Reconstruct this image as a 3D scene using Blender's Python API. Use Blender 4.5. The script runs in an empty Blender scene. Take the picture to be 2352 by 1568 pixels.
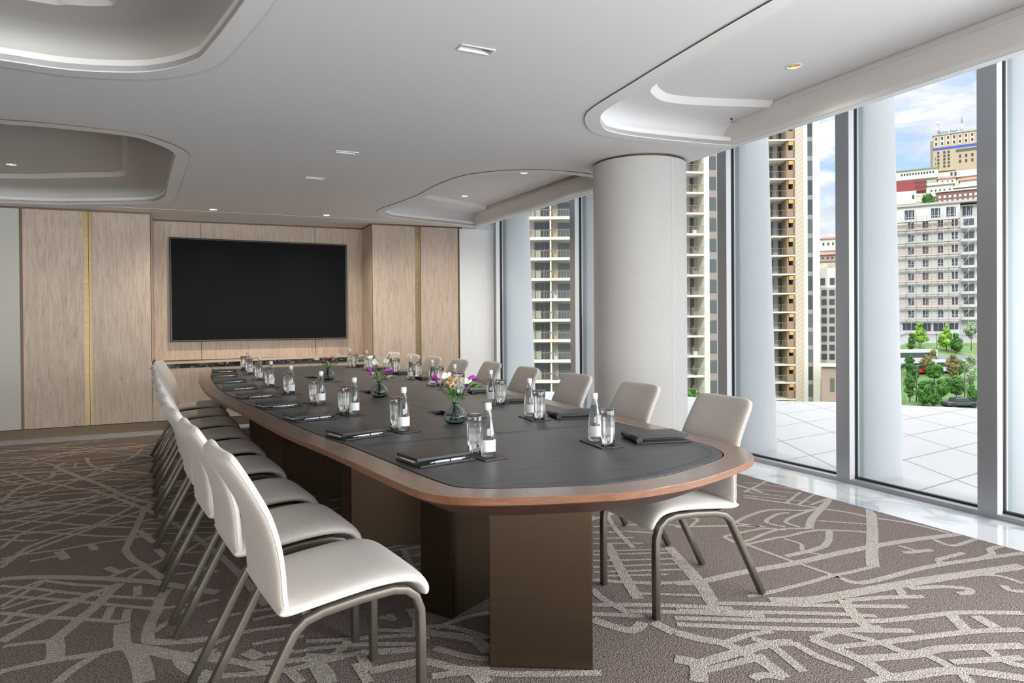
import bpy, bmesh, math, random
from mathutils import Vector, Matrix
from mathutils.geometry import tessellate_polygon
R = math.radians
SC = bpy.context.scene
COL = SC.collection
# ------------------------------------------------------------------ camera
EYE = Vector((0, 0, 1.32))
YAW, PIT, ROL = R(25.627), R(-.393), R(-.398)
FW = Vector((math.sin(YAW)*math.cos(PIT), math.cos(YAW)*math.cos(PIT), math.sin(PIT)))
_r = Vector((math.cos(YAW), -math.sin(YAW), 0)); _u = _r.cross(FW)
RT = _r*math.cos(ROL) + _u*math.sin(ROL)
UP = -_r*math.sin(ROL) + _u*math.cos(ROL)
cd = bpy.data.cameras.new('camera'); cam = bpy.data.objects.new('camera', cd); COL.objects.link(cam)
m = Matrix((RT, UP, -FW)).transposed().to_4x4(); m.translation = EYE
cam.matrix_world = m
cd.sensor_width = 36; cd.lens = 36*1531/2352; cd.shift_y = -37/2352; cd.clip_end = 2000; cd.clip_start = .02
SC.camera = cam
# ------------------------------------------------------------------ view, world, sun, area lights
SC.view_settings.view_transform = 'Standard'; SC.view_settings.look = 'None'
SC.view_settings.gamma = 1; SC.view_settings.use_curve_mapping = False
SC.view_settings.exposure = 0.18
SC.cycles.use_denoising = True
SC.cycles.max_bounces = 16; SC.cycles.diffuse_bounces = 5; SC.cycles.glossy_bounces = 4
SC.cycles.transmission_bounces = 16; SC.cycles.transparent_max_bounces = 12
SC.cycles.sample_clamp_indirect = 4; SC.cycles.caustics_reflective = False; SC.cycles.caustics_refractive = False
W = bpy.data.worlds.new('sky'); SC.world = W; W.use_nodes = True
nt = W.node_tree; nt.nodes.clear()
def N(tree, t, **kw):
    n = tree.nodes.new(t)
    for k, v in kw.items():
        if k in n.inputs.keys(): n.inputs[k].default_value = v
        else: setattr(n, k, v)
    return n
def K(tree, a, b): tree.links.new(a, b)
def ramp(tree, stops, fac=None):
    n = tree.nodes.new('ShaderNodeValToRGB'); e = n.color_ramp.elements
    while len(e) < len(stops): e.new(.5)
    for i, (p, c) in enumerate(stops):
        e[i].position = p; e[i].color = (*c, 1) if len(c) == 3 else c
    if fac is not None: K(tree, fac, n.inputs[0])
    return n
tc = N(nt, 'ShaderNodeTexCoord'); sep = N(nt, 'ShaderNodeSeparateXYZ'); K(nt, tc.outputs['Generated'], sep.inputs[0])
blue = ramp(nt, [(0, (.66, .79, .95)), (.12, (.54, .71, .94)), (.26, (.44, .63, .92)), (.36, (.62, .70, .82)), (1, (.66, .72, .80))], sep.outputs[2])
mp = N(nt, 'ShaderNodeMapping'); mp.inputs['Scale'].default_value = (7, 7, 22); K(nt, tc.outputs['Generated'], mp.inputs[0])
nz = N(nt, 'ShaderNodeTexNoise', Scale=1.0, Detail=9.0, Roughness=.58, Distortion=.3); K(nt, mp.outputs[0], nz.inputs['Vector'])
cl = ramp(nt, [(.37, (0, 0, 0)), (.53, (1, 1, 1))], nz.outputs[0])
nz2 = N(nt, 'ShaderNodeTexNoise', Scale=2.2, Detail=6.0); K(nt, mp.outputs[0], nz2.inputs['Vector'])
ccol = ramp(nt, [(.35, (.72, .76, .86)), (.6, (1.0, .99, .97))], nz2.outputs[0])
mx = N(nt, 'ShaderNodeMix', data_type='RGBA'); K(nt, cl.outputs[0], mx.inputs[0]); K(nt, blue.outputs[0], mx.inputs[6]); K(nt, ccol.outputs[0], mx.inputs[7])
hi = N(nt, 'ShaderNodeMapRange'); K(nt, sep.outputs[2], hi.inputs[0])
hi.inputs[1].default_value = .40; hi.inputs[2].default_value = .62; hi.inputs[3].default_value = 1.0; hi.inputs[4].default_value = 5.0
hm = N(nt, 'ShaderNodeVectorMath', operation='SCALE'); K(nt, mx.outputs[2], hm.inputs[0]); K(nt, hi.outputs[0], hm.inputs[3])
bg = N(nt, 'ShaderNodeBackground', Strength=1.0); K(nt, hm.outputs[0], bg.inputs[0])
wo = N(nt, 'ShaderNodeOutputWorld'); K(nt, bg.outputs[0], wo.inputs[0])
sd = bpy.data.lights.new('sun', 'SUN'); sd.energy = 1.7; sd.angle = R(.6); sd.color = (1, .95, .86)
sun = bpy.data.objects.new('sun', sd); COL.objects.link(sun)
sun.rotation_euler = Vector((.80, .60, -.75)).to_track_quat('-Z', 'Y').to_euler()
def area(name, loc, to, sx, sy, e, col=(1, 1, 1), spread=120):
    d = bpy.data.lights.new(name, 'AREA'); d.shape = 'RECTANGLE'; d.size = sx; d.size_y = sy; d.energy = e; d.color = col
    o = bpy.data.objects.new(name, d); COL.objects.link(o); o.location = loc
    o.rotation_euler = (Vector(to)-Vector(loc)).to_track_quat('-Z', 'Y').to_euler(); d.spread = R(spread)
    return o
# added fill lamps behind the camera, standing in for daylight from unseen windows
area('window_daylight', (4.55, -1.6, 1.35), (0, 1.6, .9), 6.4, 2.2, 400, (.92, .96, 1.0), 130)
area('rear_fill', (-.8, -4.7, 1.0), (.2, 5, .2), 8, 1.5, 150, (1, .985, .965), 110)
# ------------------------------------------------------------------ materials
def mat(name, col, rough=.5, metal=0, spec=.5, **kw):
    m = bpy.data.materials.new(name); m.use_nodes = True
    b = m.node_tree.nodes['Principled BSDF']
    b.inputs['Base Color'].default_value = (*col, 1); b.inputs['Roughness'].default_value = rough
    b.inputs['Metallic'].default_value = metal; b.inputs['Specular IOR Level'].default_value = spec
    for k, v in kw.items(): b.inputs[k.replace('_', ' ')].default_value = v
    return m
def BS(m): return m.node_tree.nodes['Principled BSDF']
def noisy(m, c1, c2, scale=(1, 1, 1), ns=5, detail=4, bump=0, bscale=None, bdist=.002, lo=.35, hi=.65, dist=0, rot=(0, 0, 0)):
    t = m.node_tree; tc = N(t, 'ShaderNodeTexCoord'); mp = N(t, 'ShaderNodeMapping'); mp.inputs['Scale'].default_value = scale
    mp.inputs['Rotation'].default_value = rot
    K(t, tc.outputs['Object'], mp.inputs[0])
    n = N(t, 'ShaderNodeTexNoise', Scale=ns, Detail=detail, Distortion=dist); K(t, mp.outputs[0], n.inputs['Vector'])
    r = ramp(t, [(lo, c1), (hi, c2)], n.outputs[0]); K(t, r.outputs[0], BS(m).inputs['Base Color'])
    if bump:
        n2 = N(t, 'ShaderNodeTexNoise', Scale=bscale or ns*4, Detail=2.0); K(t, (tc.outputs['Object'] if bscale else mp.outputs[0]), n2.inputs['Vector'])
        b = N(t, 'ShaderNodeBump', Strength=bump, Distance=bdist); K(t, n2.outputs[0], b.inputs['Height']); K(t, b.outputs[0], BS(m).inputs['Normal'])
    return m
def col(*c): return tuple(((x/255+.055)/1.055)**2.4 if x > 10 else x/3294 for x in c)
M = {}
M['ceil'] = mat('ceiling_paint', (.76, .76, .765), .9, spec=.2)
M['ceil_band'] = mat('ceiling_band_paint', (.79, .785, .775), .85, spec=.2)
M['niche_shade_paint'] = mat('shade_toned_niche_paint', (.60, .59, .565), .9, spec=.2)  # darker ceiling paint: shade inside the two left niches put into the colour
M['plaster_warm'] = mat('bulkhead_plaster', (.72, .695, .66), .9, spec=.2)
M['oak'] = noisy(mat('pale_oak_veneer', (.5, .42, .35), .5, spec=.3), (.50, .405, .33), (.60, .505, .425), (9, 9, .8), 5, 6, lo=.36, hi=.62, dist=.6)
t = M['oak'].node_tree
w2 = N(t, 'ShaderNodeTexCoord'); mp2 = N(t, 'ShaderNodeMapping'); mp2.inputs['Scale'].default_value = (70, 70, 5); K(t, w2.outputs['Object'], mp2.inputs[0])
n2 = N(t, 'ShaderNodeTexNoise', Scale=1.0, Detail=3.0, Distortion=1.5); K(t, mp2.outputs[0], n2.inputs['Vector'])
r2 = ramp(t, [(.3, (.66, .62, .58)), (.45, (1, 1, 1))], n2.outputs[0])
mu = N(t, 'ShaderNodeMix', data_type='RGBA', blend_type='MULTIPLY'); mu.inputs[0].default_value = .75
src = BS(M['oak']).inputs['Base Color'].links[0].from_socket
K(t, src, mu.inputs[6]); K(t, r2.outputs[0], mu.inputs[7]); K(t, mu.outputs[2], BS(M['oak']).inputs['Base Color'])
M['fabric_wall'] = noisy(mat('woven_wall_covering', (.5, .5, .48), .9, spec=.1), (.53, .52, .49), (.58, .57, .54), (60, 60, 60), 4)
M['column'] = noisy(mat('column_fabric', (.6, .6, .58), .85, spec=.15), (.60, .59, .57), (.66, .65, .63), (150, 150, 25), 2)
M['brass'] = noisy(mat('brushed_brass', (.5, .38, .22), .42, 1), (.30, .225, .13), (.42, .32, .19), (3, 3, 60), 3)
M['brass_base'] = mat('dull_brass_baseboard', (.155, .12, .082), .5, .75)
M['brass_dark'] = mat('dark_bronze_trim', (.16, .115, .075), .45, .8)
M['bronze'] = noisy(mat('brushed_bronze_pedestal', (.3, .2, .13), .36, 1), (.092, .065, .044), (.099, .070, .048), (.5, .5, 120), 2, 2)
M['walnut'] = noisy(mat('walnut_veneer', (.2, .09, .05), .32, spec=.5, Coat_Weight=.8, Coat_Roughness=.2, Coat_IOR=1.6), (.16, .085, .055), (.27, .165, .115), (34, 4, 34), 4, 6, lo=.3, hi=.7, dist=.3)
M['walnut_edge'] = noisy(mat('walnut_edge_band', (.2, .09, .05), .35, spec=.5), (.125, .048, .020), (.23, .10, .048), (5, 5, 130), 3, 5, lo=.3, hi=.7)
M['walnut_skirt'] = noisy(mat('dark_walnut_skirt', (.08, .04, .03), .4, spec=.4), (.062, .030, .022), (.10, .053, .040), (6, 6, 60), 3, 5)
M['walnut_dark'] = noisy(mat('dark_walnut_veneer', (.07, .03, .02), .4, spec=.4), (.045, .02, .014), (.10, .047, .032), (14, 14, 1), 4, 5)
M['leather'] = noisy(mat('charcoal_leather', (.045, .045, .05), .42, spec=.5), (.042, .044, .050), (.064, .066, .074), (1.2, 6, 1), 4, 5, bump=.25, bscale=60, bdist=.002)
M['stitch'] = mat('dark_stitching', (.008, .008, .009), .8)
M['black_leather'] = noisy(mat('black_notebook_leather', (.012, .012, .012), .36, spec=.5), (.010, .010, .011), (.02, .02, .021), (1, 1, 1), 30, bump=.3, bscale=400, bdist=.0005)
M['paper'] = mat('paper_edge', (.75, .75, .73), .8)
M['chrome'] = mat('silver_pen_metal', (.75, .75, .77), .22, 1)
M['penwhite'] = mat('silver_pen_barrel', (.80, .81, .83), .25, .3)
M['coaster'] = mat('dark_red_leather_coaster', (.05, .025, .025), .45)
M['chair_fab'] = noisy(mat('light_beige_chair_fabric', (.6, .54, .49), .92, spec=.1, Sheen_Weight=.25), (.51, .465, .425), (.60, .555, .51), (1, 1, 1), 380, 2, bump=.35, bscale=700, bdist=.001, lo=.4, hi=.6)
M['chair_metal'] = mat('champagne_powder_coated_steel', (.135, .12, .098), .42, .6)
M['carpet'] = noisy(mat('taupe_carpet_pile', (.2, .17, .16), .97, spec=.05), (.10, .076, .066), (.345, .28, .253), (1, 1, 1), 150, 5, bump=1.0, bscale=170, bdist=.012, lo=.36, hi=.64)
M['carpet_line'] = noisy(mat('pale_carpet_pile', (.4, .36, .33), .97, spec=.05), (.29, .25, .218), (.60, .54, .485), (1, 1, 1), 150, 5, bump=1.0, bscale=170, bdist=.012, lo=.36, hi=.64)
M['marble'] = noisy(mat('white_polished_marble', (.8, .8, .8), .06, spec=.6), (.40, .43, .46), (.62, .625, .63), (1, 1, 1), 2.2, 9, lo=.36, hi=.5, dist=1.5)
M['stone'] = noisy(mat('blue_grey_stone_border', (.4, .42, .45), .18, spec=.5), (.30, .33, .37), (.48, .51, .55), (1, 4, 1), 5, 7)
M['black_marble'] = noisy(mat('black_veined_marble', (.01, .01, .01), .12, spec=.5), (.006, .006, .007), (.5, .48, .42), (6, 6, 14), 1.6, 9, lo=.56, hi=.72, dist=2.5)
M['alu'] = mat('grey_aluminium', (.36, .37, .39), .38, .6)
M['alu_white'] = mat('pale_aluminium', (.78, .79, .80), .35, .1)
M['gasket'] = mat('black_rubber_gasket', (.012, .014, .016), .5)
M['glass_edge'] = mat('grey_green_glass_edge', (.27, .32, .33), .25)
M['fin'] = noisy(mat('white_fritted_fin', (.8, .82, .83), .5, spec=.3), (.515, .525, .54), (.57, .58, .595), (40, 40, 1), 3)
ft = M['fin'].node_tree; fd = BS(M['fin']); ftr = N(ft, 'ShaderNodeBsdfTranslucent', Color=(.90, .915, .915, 1)); fm = N(ft, 'ShaderNodeMixShader'); fm.inputs[0].default_value = .55
K(ft, fd.outputs[0], fm.inputs[1]); K(ft, ftr.outputs[0], fm.inputs[2]); K(ft, fm.outputs[0], [n for n in ft.nodes if n.type == 'OUTPUT_MATERIAL'][0].inputs[0])
M['white_panel'] = noisy(mat('white_translucent_wall_panel', (.8, .82, .83), .6, spec=.3), (.78, .81, .82), (.84, .86, .87), (40, 40, 1), 3)
M['bezel'] = mat('tv_bezel', (.008, .010, .013), .3)
M['screen'] = mat('tv_screen', (.003, .003, .0035), .35, spec=.06)
M['white_metal'] = mat('white_powder_coat', (.78, .78, .77), .45)
M['cap'] = mat('white_bottle_cap', (.72, .72, .70), .4)
M['label'] = mat('white_paper_label', (.80, .81, .83), .6)
M['grey_print'] = mat('grey_label_print', (.25, .26, .28), .6)
def glassm(name, c, ior, rough=0.0):
    m = mat(name, c, rough); BS(m).inputs['Transmission Weight'].default_value = 1; BS(m).inputs['IOR'].default_value = ior; return m
M['glass'] = glassm('clear_glass', (.99, 1, 1), 1.45)
M['water'] = glassm('water', (.98, .995, 1), 1.33)
M['vase'] = glassm('smoke_blue_glass', (.76, .87, .93), 1.45)
pm = bpy.data.materials.new('window_glass'); pm.use_nodes = True; t = pm.node_tree; t.nodes.clear()
tr = N(t, 'ShaderNodeBsdfTransparent', Color=(.97, .985, .98, 1)); gl = N(t, 'ShaderNodeBsdfGlossy', Roughness=.0)
fr = N(t, 'ShaderNodeFresnel', IOR=1.25); ms = N(t, 'ShaderNodeMixShader'); mo = N(t, 'ShaderNodeOutputMaterial')
K(t, fr.outputs[0], ms.inputs[0]); K(t, tr.outputs[0], ms.inputs[1]); K(t, gl.outputs[0], ms.inputs[2]); K(t, ms.outputs[0], mo.inputs[0])
M['pane'] = pm
M['stem'] = noisy(mat('green_stem', (.08, .22, .04), .5), (.06, .20, .03), (.13, .32, .06), (30, 30, 30), 3)
M['leaf'] = noisy(mat('green_leaf', (.06, .2, .03), .5), (.04, .15, .025), (.10, .28, .05), (20, 20, 20), 3)
M['fl_purple'] = noisy(mat('magenta_purple_petal', (.5, .08, .5), .6), (.42, .05, .45), (.65, .15, .60), (30, 30, 30), 3)
M['fl_pink'] = noisy(mat('pale_pink_petal', (.8, .5, .6), .6), (.75, .42, .52), (.88, .68, .70), (30, 30, 30), 3)
M['fl_white'] = mat('cream_white_petal', (.86, .88, .76), .6)
M['fl_peach'] = noisy(mat('peach_yellow_petal', (.9, .6, .3), .6), (.85, .62, .22), (.9, .78, .6), (30, 30, 30), 3)
def emis(name, c, s):
    m = mat(name, (.1, .1, .1)); BS(m).inputs['Emission Color'].default_value = (*c, 1); BS(m).inputs['Emission Strength'].default_value = s; return m
M['lamp'] = emis('warm_lamp', (1, .86, .62), 6)
M['gold_reflector'] = mat('gold_lamp_reflector', (.75, .62, .38), .25, .9)
# ------------------------------------------------------------------ mesh helpers
def tilt(co): co.z += .002 + .0105*co.x
class MB:
    def __init__(s): s.bm = bmesh.new()
    def box(s, x0, x1, y0, y1, z0, z1, mi=0):
        vs = [s.bm.verts.new((x, y, z)) for z in (z0, z1) for y in (y0, y1) for x in (x0, x1)]
        for f in ((0, 2, 3, 1), (4, 5, 7, 6), (0, 1, 5, 4), (2, 6, 7, 3), (0, 4, 6, 2), (1, 3, 7, 5)):
            s.bm.faces.new([vs[i] for i in f]).material_index = mi
        return vs
    def quad(s, pts, mi=0):
        f = s.bm.faces.new([s.bm.verts.new(p) for p in pts]); f.material_index = mi; return f
    def prism(s, poly, z0, z1, mi=0, cap=True):
        a = [s.bm.verts.new((x, y, z0)) for x, y in poly]; b = [s.bm.verts.new((x, y, z1)) for x, y in poly]
        n = len(poly)
        for i in range(n): s.bm.faces.new((a[i], a[(i+1) % n], b[(i+1) % n], b[i])).material_index = mi
        if cap:
            s.bm.faces.new(a[::-1]).material_index = mi; s.bm.faces.new(b).material_index = mi
    def lathe(s, prof, seg=24, c=(0, 0, 0), cap=False, mi=0, sx=1, sy=1):
        rows = []
        for r, z in prof:
            if r < 1e-6: rows.append([s.bm.verts.new((c[0], c[1], c[2]+z))])
            else: rows.append([s.bm.verts.new((c[0]+sx*r*math.cos(2*math.pi*i/seg), c[1]+sy*r*math.sin(2*math.pi*i/seg), c[2]+z)) for i in range(seg)])
        for a, b in zip(rows, rows[1:]):
            for i in range(seg):
                j = (i+1) % seg
                vs = [a[i % len(a)], a[j % len(a)], b[j % len(b)], b[i % len(b)]]
                u = []
                for v in vs:
                    if v not in u: u.append(v)
                if len(u) > 2:
                    f = s.bm.faces.new(u); f.smooth = True; f.material_index = mi
    def tube(s, pts, r, seg=8, mi=0, r2=None, flat=None, ref=None, smooth=True):
        # swept section; flat=(a,b) gives a rounded-rectangle section of half sizes a, b
        P = [Vector(p) for p in pts]; n = len(P); prev = None
        if flat:
            a, b = flat; k = .35; sec = []
            for cx, cy, a0 in ((1, 1, 0), (-1, 1, 90), (-1, -1, 180), (1, -1, 270)):
                for q in range(3):
                    an = R(a0+45*q); rr = min(a, b)*k
                    sec.append((cx*(a-rr)+rr*math.cos(an), cy*(b-rr)+rr*math.sin(an)))
        else: sec = [(math.cos(2*math.pi*i/seg), math.sin(2*math.pi*i/seg)) for i in range(seg)]
        rings = []
        for i in range(n):
            t = (P[min(i+1, n-1)]-P[max(i-1, 0)]).normalized()
            up = Vector(ref) if ref else (prev if prev else (Vector((0, 0, 1)) if abs(t.z) < .9 else Vector((1, 0, 0))))
            a = t.cross(up)
            if a.length < 1e-5: a = t.cross(Vector((1, .1, 0)))
            a.normalize(); b = a.cross(t).normalized(); prev = b
            rr = 1 if flat else (r if r2 is None else r+(r2-r)*i/(n-1))
            rings.append([s.bm.verts.new(P[i]+(a*u+b*v)*rr) for u, v in sec])
        m_ = len(sec)
        for A, B in zip(rings, rings[1:]):
            for i in range(m_):
                f = s.bm.faces.new((A[i], A[(i+1) % m_], B[(i+1) % m_], B[i])); f.smooth = smooth; f.material_index = mi
        s.bm.faces.new(rings[0][::-1]).material_index = mi; s.bm.faces.new(rings[-1]).material_index = mi
    def fill(s, loops, z, mi=0):
        es = []
        for L in loops:
            vs = [s.bm.verts.new((x, y, z)) for x, y in L]
            es += [s.bm.edges.new((vs[i], vs[(i+1) % len(vs)])) for i in range(len(vs))]
        g = bmesh.ops.triangle_fill(s.bm, use_beauty=True, edges=es, normal=(0, 0, 1))
        for f in g['geom']:
            if isinstance(f, bmesh.types.BMFace): f.material_index = mi
    def plate(s, loops, z0, z1, mi=0, side=None):
        s.fill(loops, z1, mi); s.fill(loops, z0, mi)
        for L in loops: s.prism(L, z0, z1, mi if side is None else side, cap=False)
        bmesh.ops.remove_doubles(s.bm, verts=s.bm.verts, dist=1e-5)
    def sphere(s, c, r, sx=1, sy=1, sz=1, sub=2, mi=0):
        g = bmesh.ops.create_icosphere(s.bm, subdivisions=sub, radius=r)
        for v in g['verts']: v.co = Vector((v.co.x*sx+c[0], v.co.y*sy+c[1], v.co.z*sz+c[2]))
        for v in g['verts']:
            for f in v.link_faces: f.smooth = True; f.material_index = mi
    def xf(s, mtx):
        bmesh.ops.transform(s.bm, matrix=mtx, verts=s.bm.verts); return s
    def build(s, name, ms, parent=None, tl=False, loc=None, bevel=0, recalc=True):
        if tl:
            for v in s.bm.verts: tilt(v.co)
        if recalc: bmesh.ops.recalc_face_normals(s.bm, faces=s.bm.faces)
        me = bpy.data.meshes.new(name); s.bm.to_mesh(me); s.bm.free()
        for m in (ms if isinstance(ms, (list, tuple)) else [ms]): me.materials.append(M[m] if isinstance(m, str) else m)
        o = bpy.data.objects.new(name, me); COL.objects.link(o)
        if parent: o.parent = parent
        if loc: o.location = loc
        if bevel:
            b = o.modifiers.new('bevel', 'BEVEL'); b.width = bevel; b.segments = 2; b.limit_method = 'ANGLE'; b.angle_limit = R(50)
        return o
def thing(name, label, cat, loc=(0, 0, 0), rz=0, group=None):
    o = bpy.data.objects.new(name, None); COL.objects.link(o); o.location = loc; o.rotation_euler = (0, 0, rz)
    o.empty_display_size = .1
    return tag(o, label, cat, group)
def tag(o, label, cat, group=None):
    o['label'] = label; o['category'] = cat
    if group: o['group'] = group
    return o
def struct(o): o['kind'] = 'structure'; return o
def kids(o): return [c for c in bpy.data.objects if c.parent is o]
def dup(root, loc, rz, label, group=None, tree=None):
    r = root.copy(); COL.objects.link(r); r.location = loc; r.rotation_euler = (0, 0, rz); r['label'] = label
    if group: r['group'] = group
    def rec(src, dst):
        for ch in kids(src):
            c = ch.copy(); COL.objects.link(c); c.parent = dst; rec(ch, c)
    rec(root, r)
    return r
def catmull(P, closed=True, k=6):
    out = []; n = len(P)
    rng = range(n) if closed else range(n-1)
    for i in rng:
        p0, p1, p2, p3 = (P[(i-1) % n], P[i], P[(i+1) % n], P[(i+2) % n]) if closed else (P[max(i-1, 0)], P[i], P[i+1], P[min(i+2, n-1)])
        for q in range(k):
            t = q/k
            out.append(tuple(.5*((2*p1[d])+(-p0[d]+p2[d])*t+(2*p0[d]-5*p1[d]+4*p2[d]-p3[d])*t*t+(-p0[d]+3*p1[d]-3*p2[d]+p3[d])*t**3) for d in range(len(p1))))
    if not closed: out.append(tuple(P[-1]))
    return out
def offset(L, d):
    n = len(L); a = sum(L[i][0]*L[(i+1) % n][1]-L[(i+1) % n][0]*L[i][1] for i in range(n)); sg = 1 if a > 0 else -1
    out = []
    for i in range(n):
        p, c, q = Vector(L[i-1]), Vector(L[i]), Vector(L[(i+1) % n])
        e1 = (c-p).normalized(); e2 = (q-c).normalized()
        n1 = Vector((e1.y, -e1.x))*sg; n2 = Vector((e2.y, -e2.x))*sg
        b = n1+n2
        if b.length < 1e-4: b = n1
        b.normalize(); k = max(.5, b.dot(n1)); out.append(tuple(c+b*(d/k)))
    return out
def at(px, py, D):
    'point whose bearing matches picture position px, py and that stands D metres ahead'
    return EYE + (FW + RT*((px-1176)/1531) - UP*((py-747)/1531))*D
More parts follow.
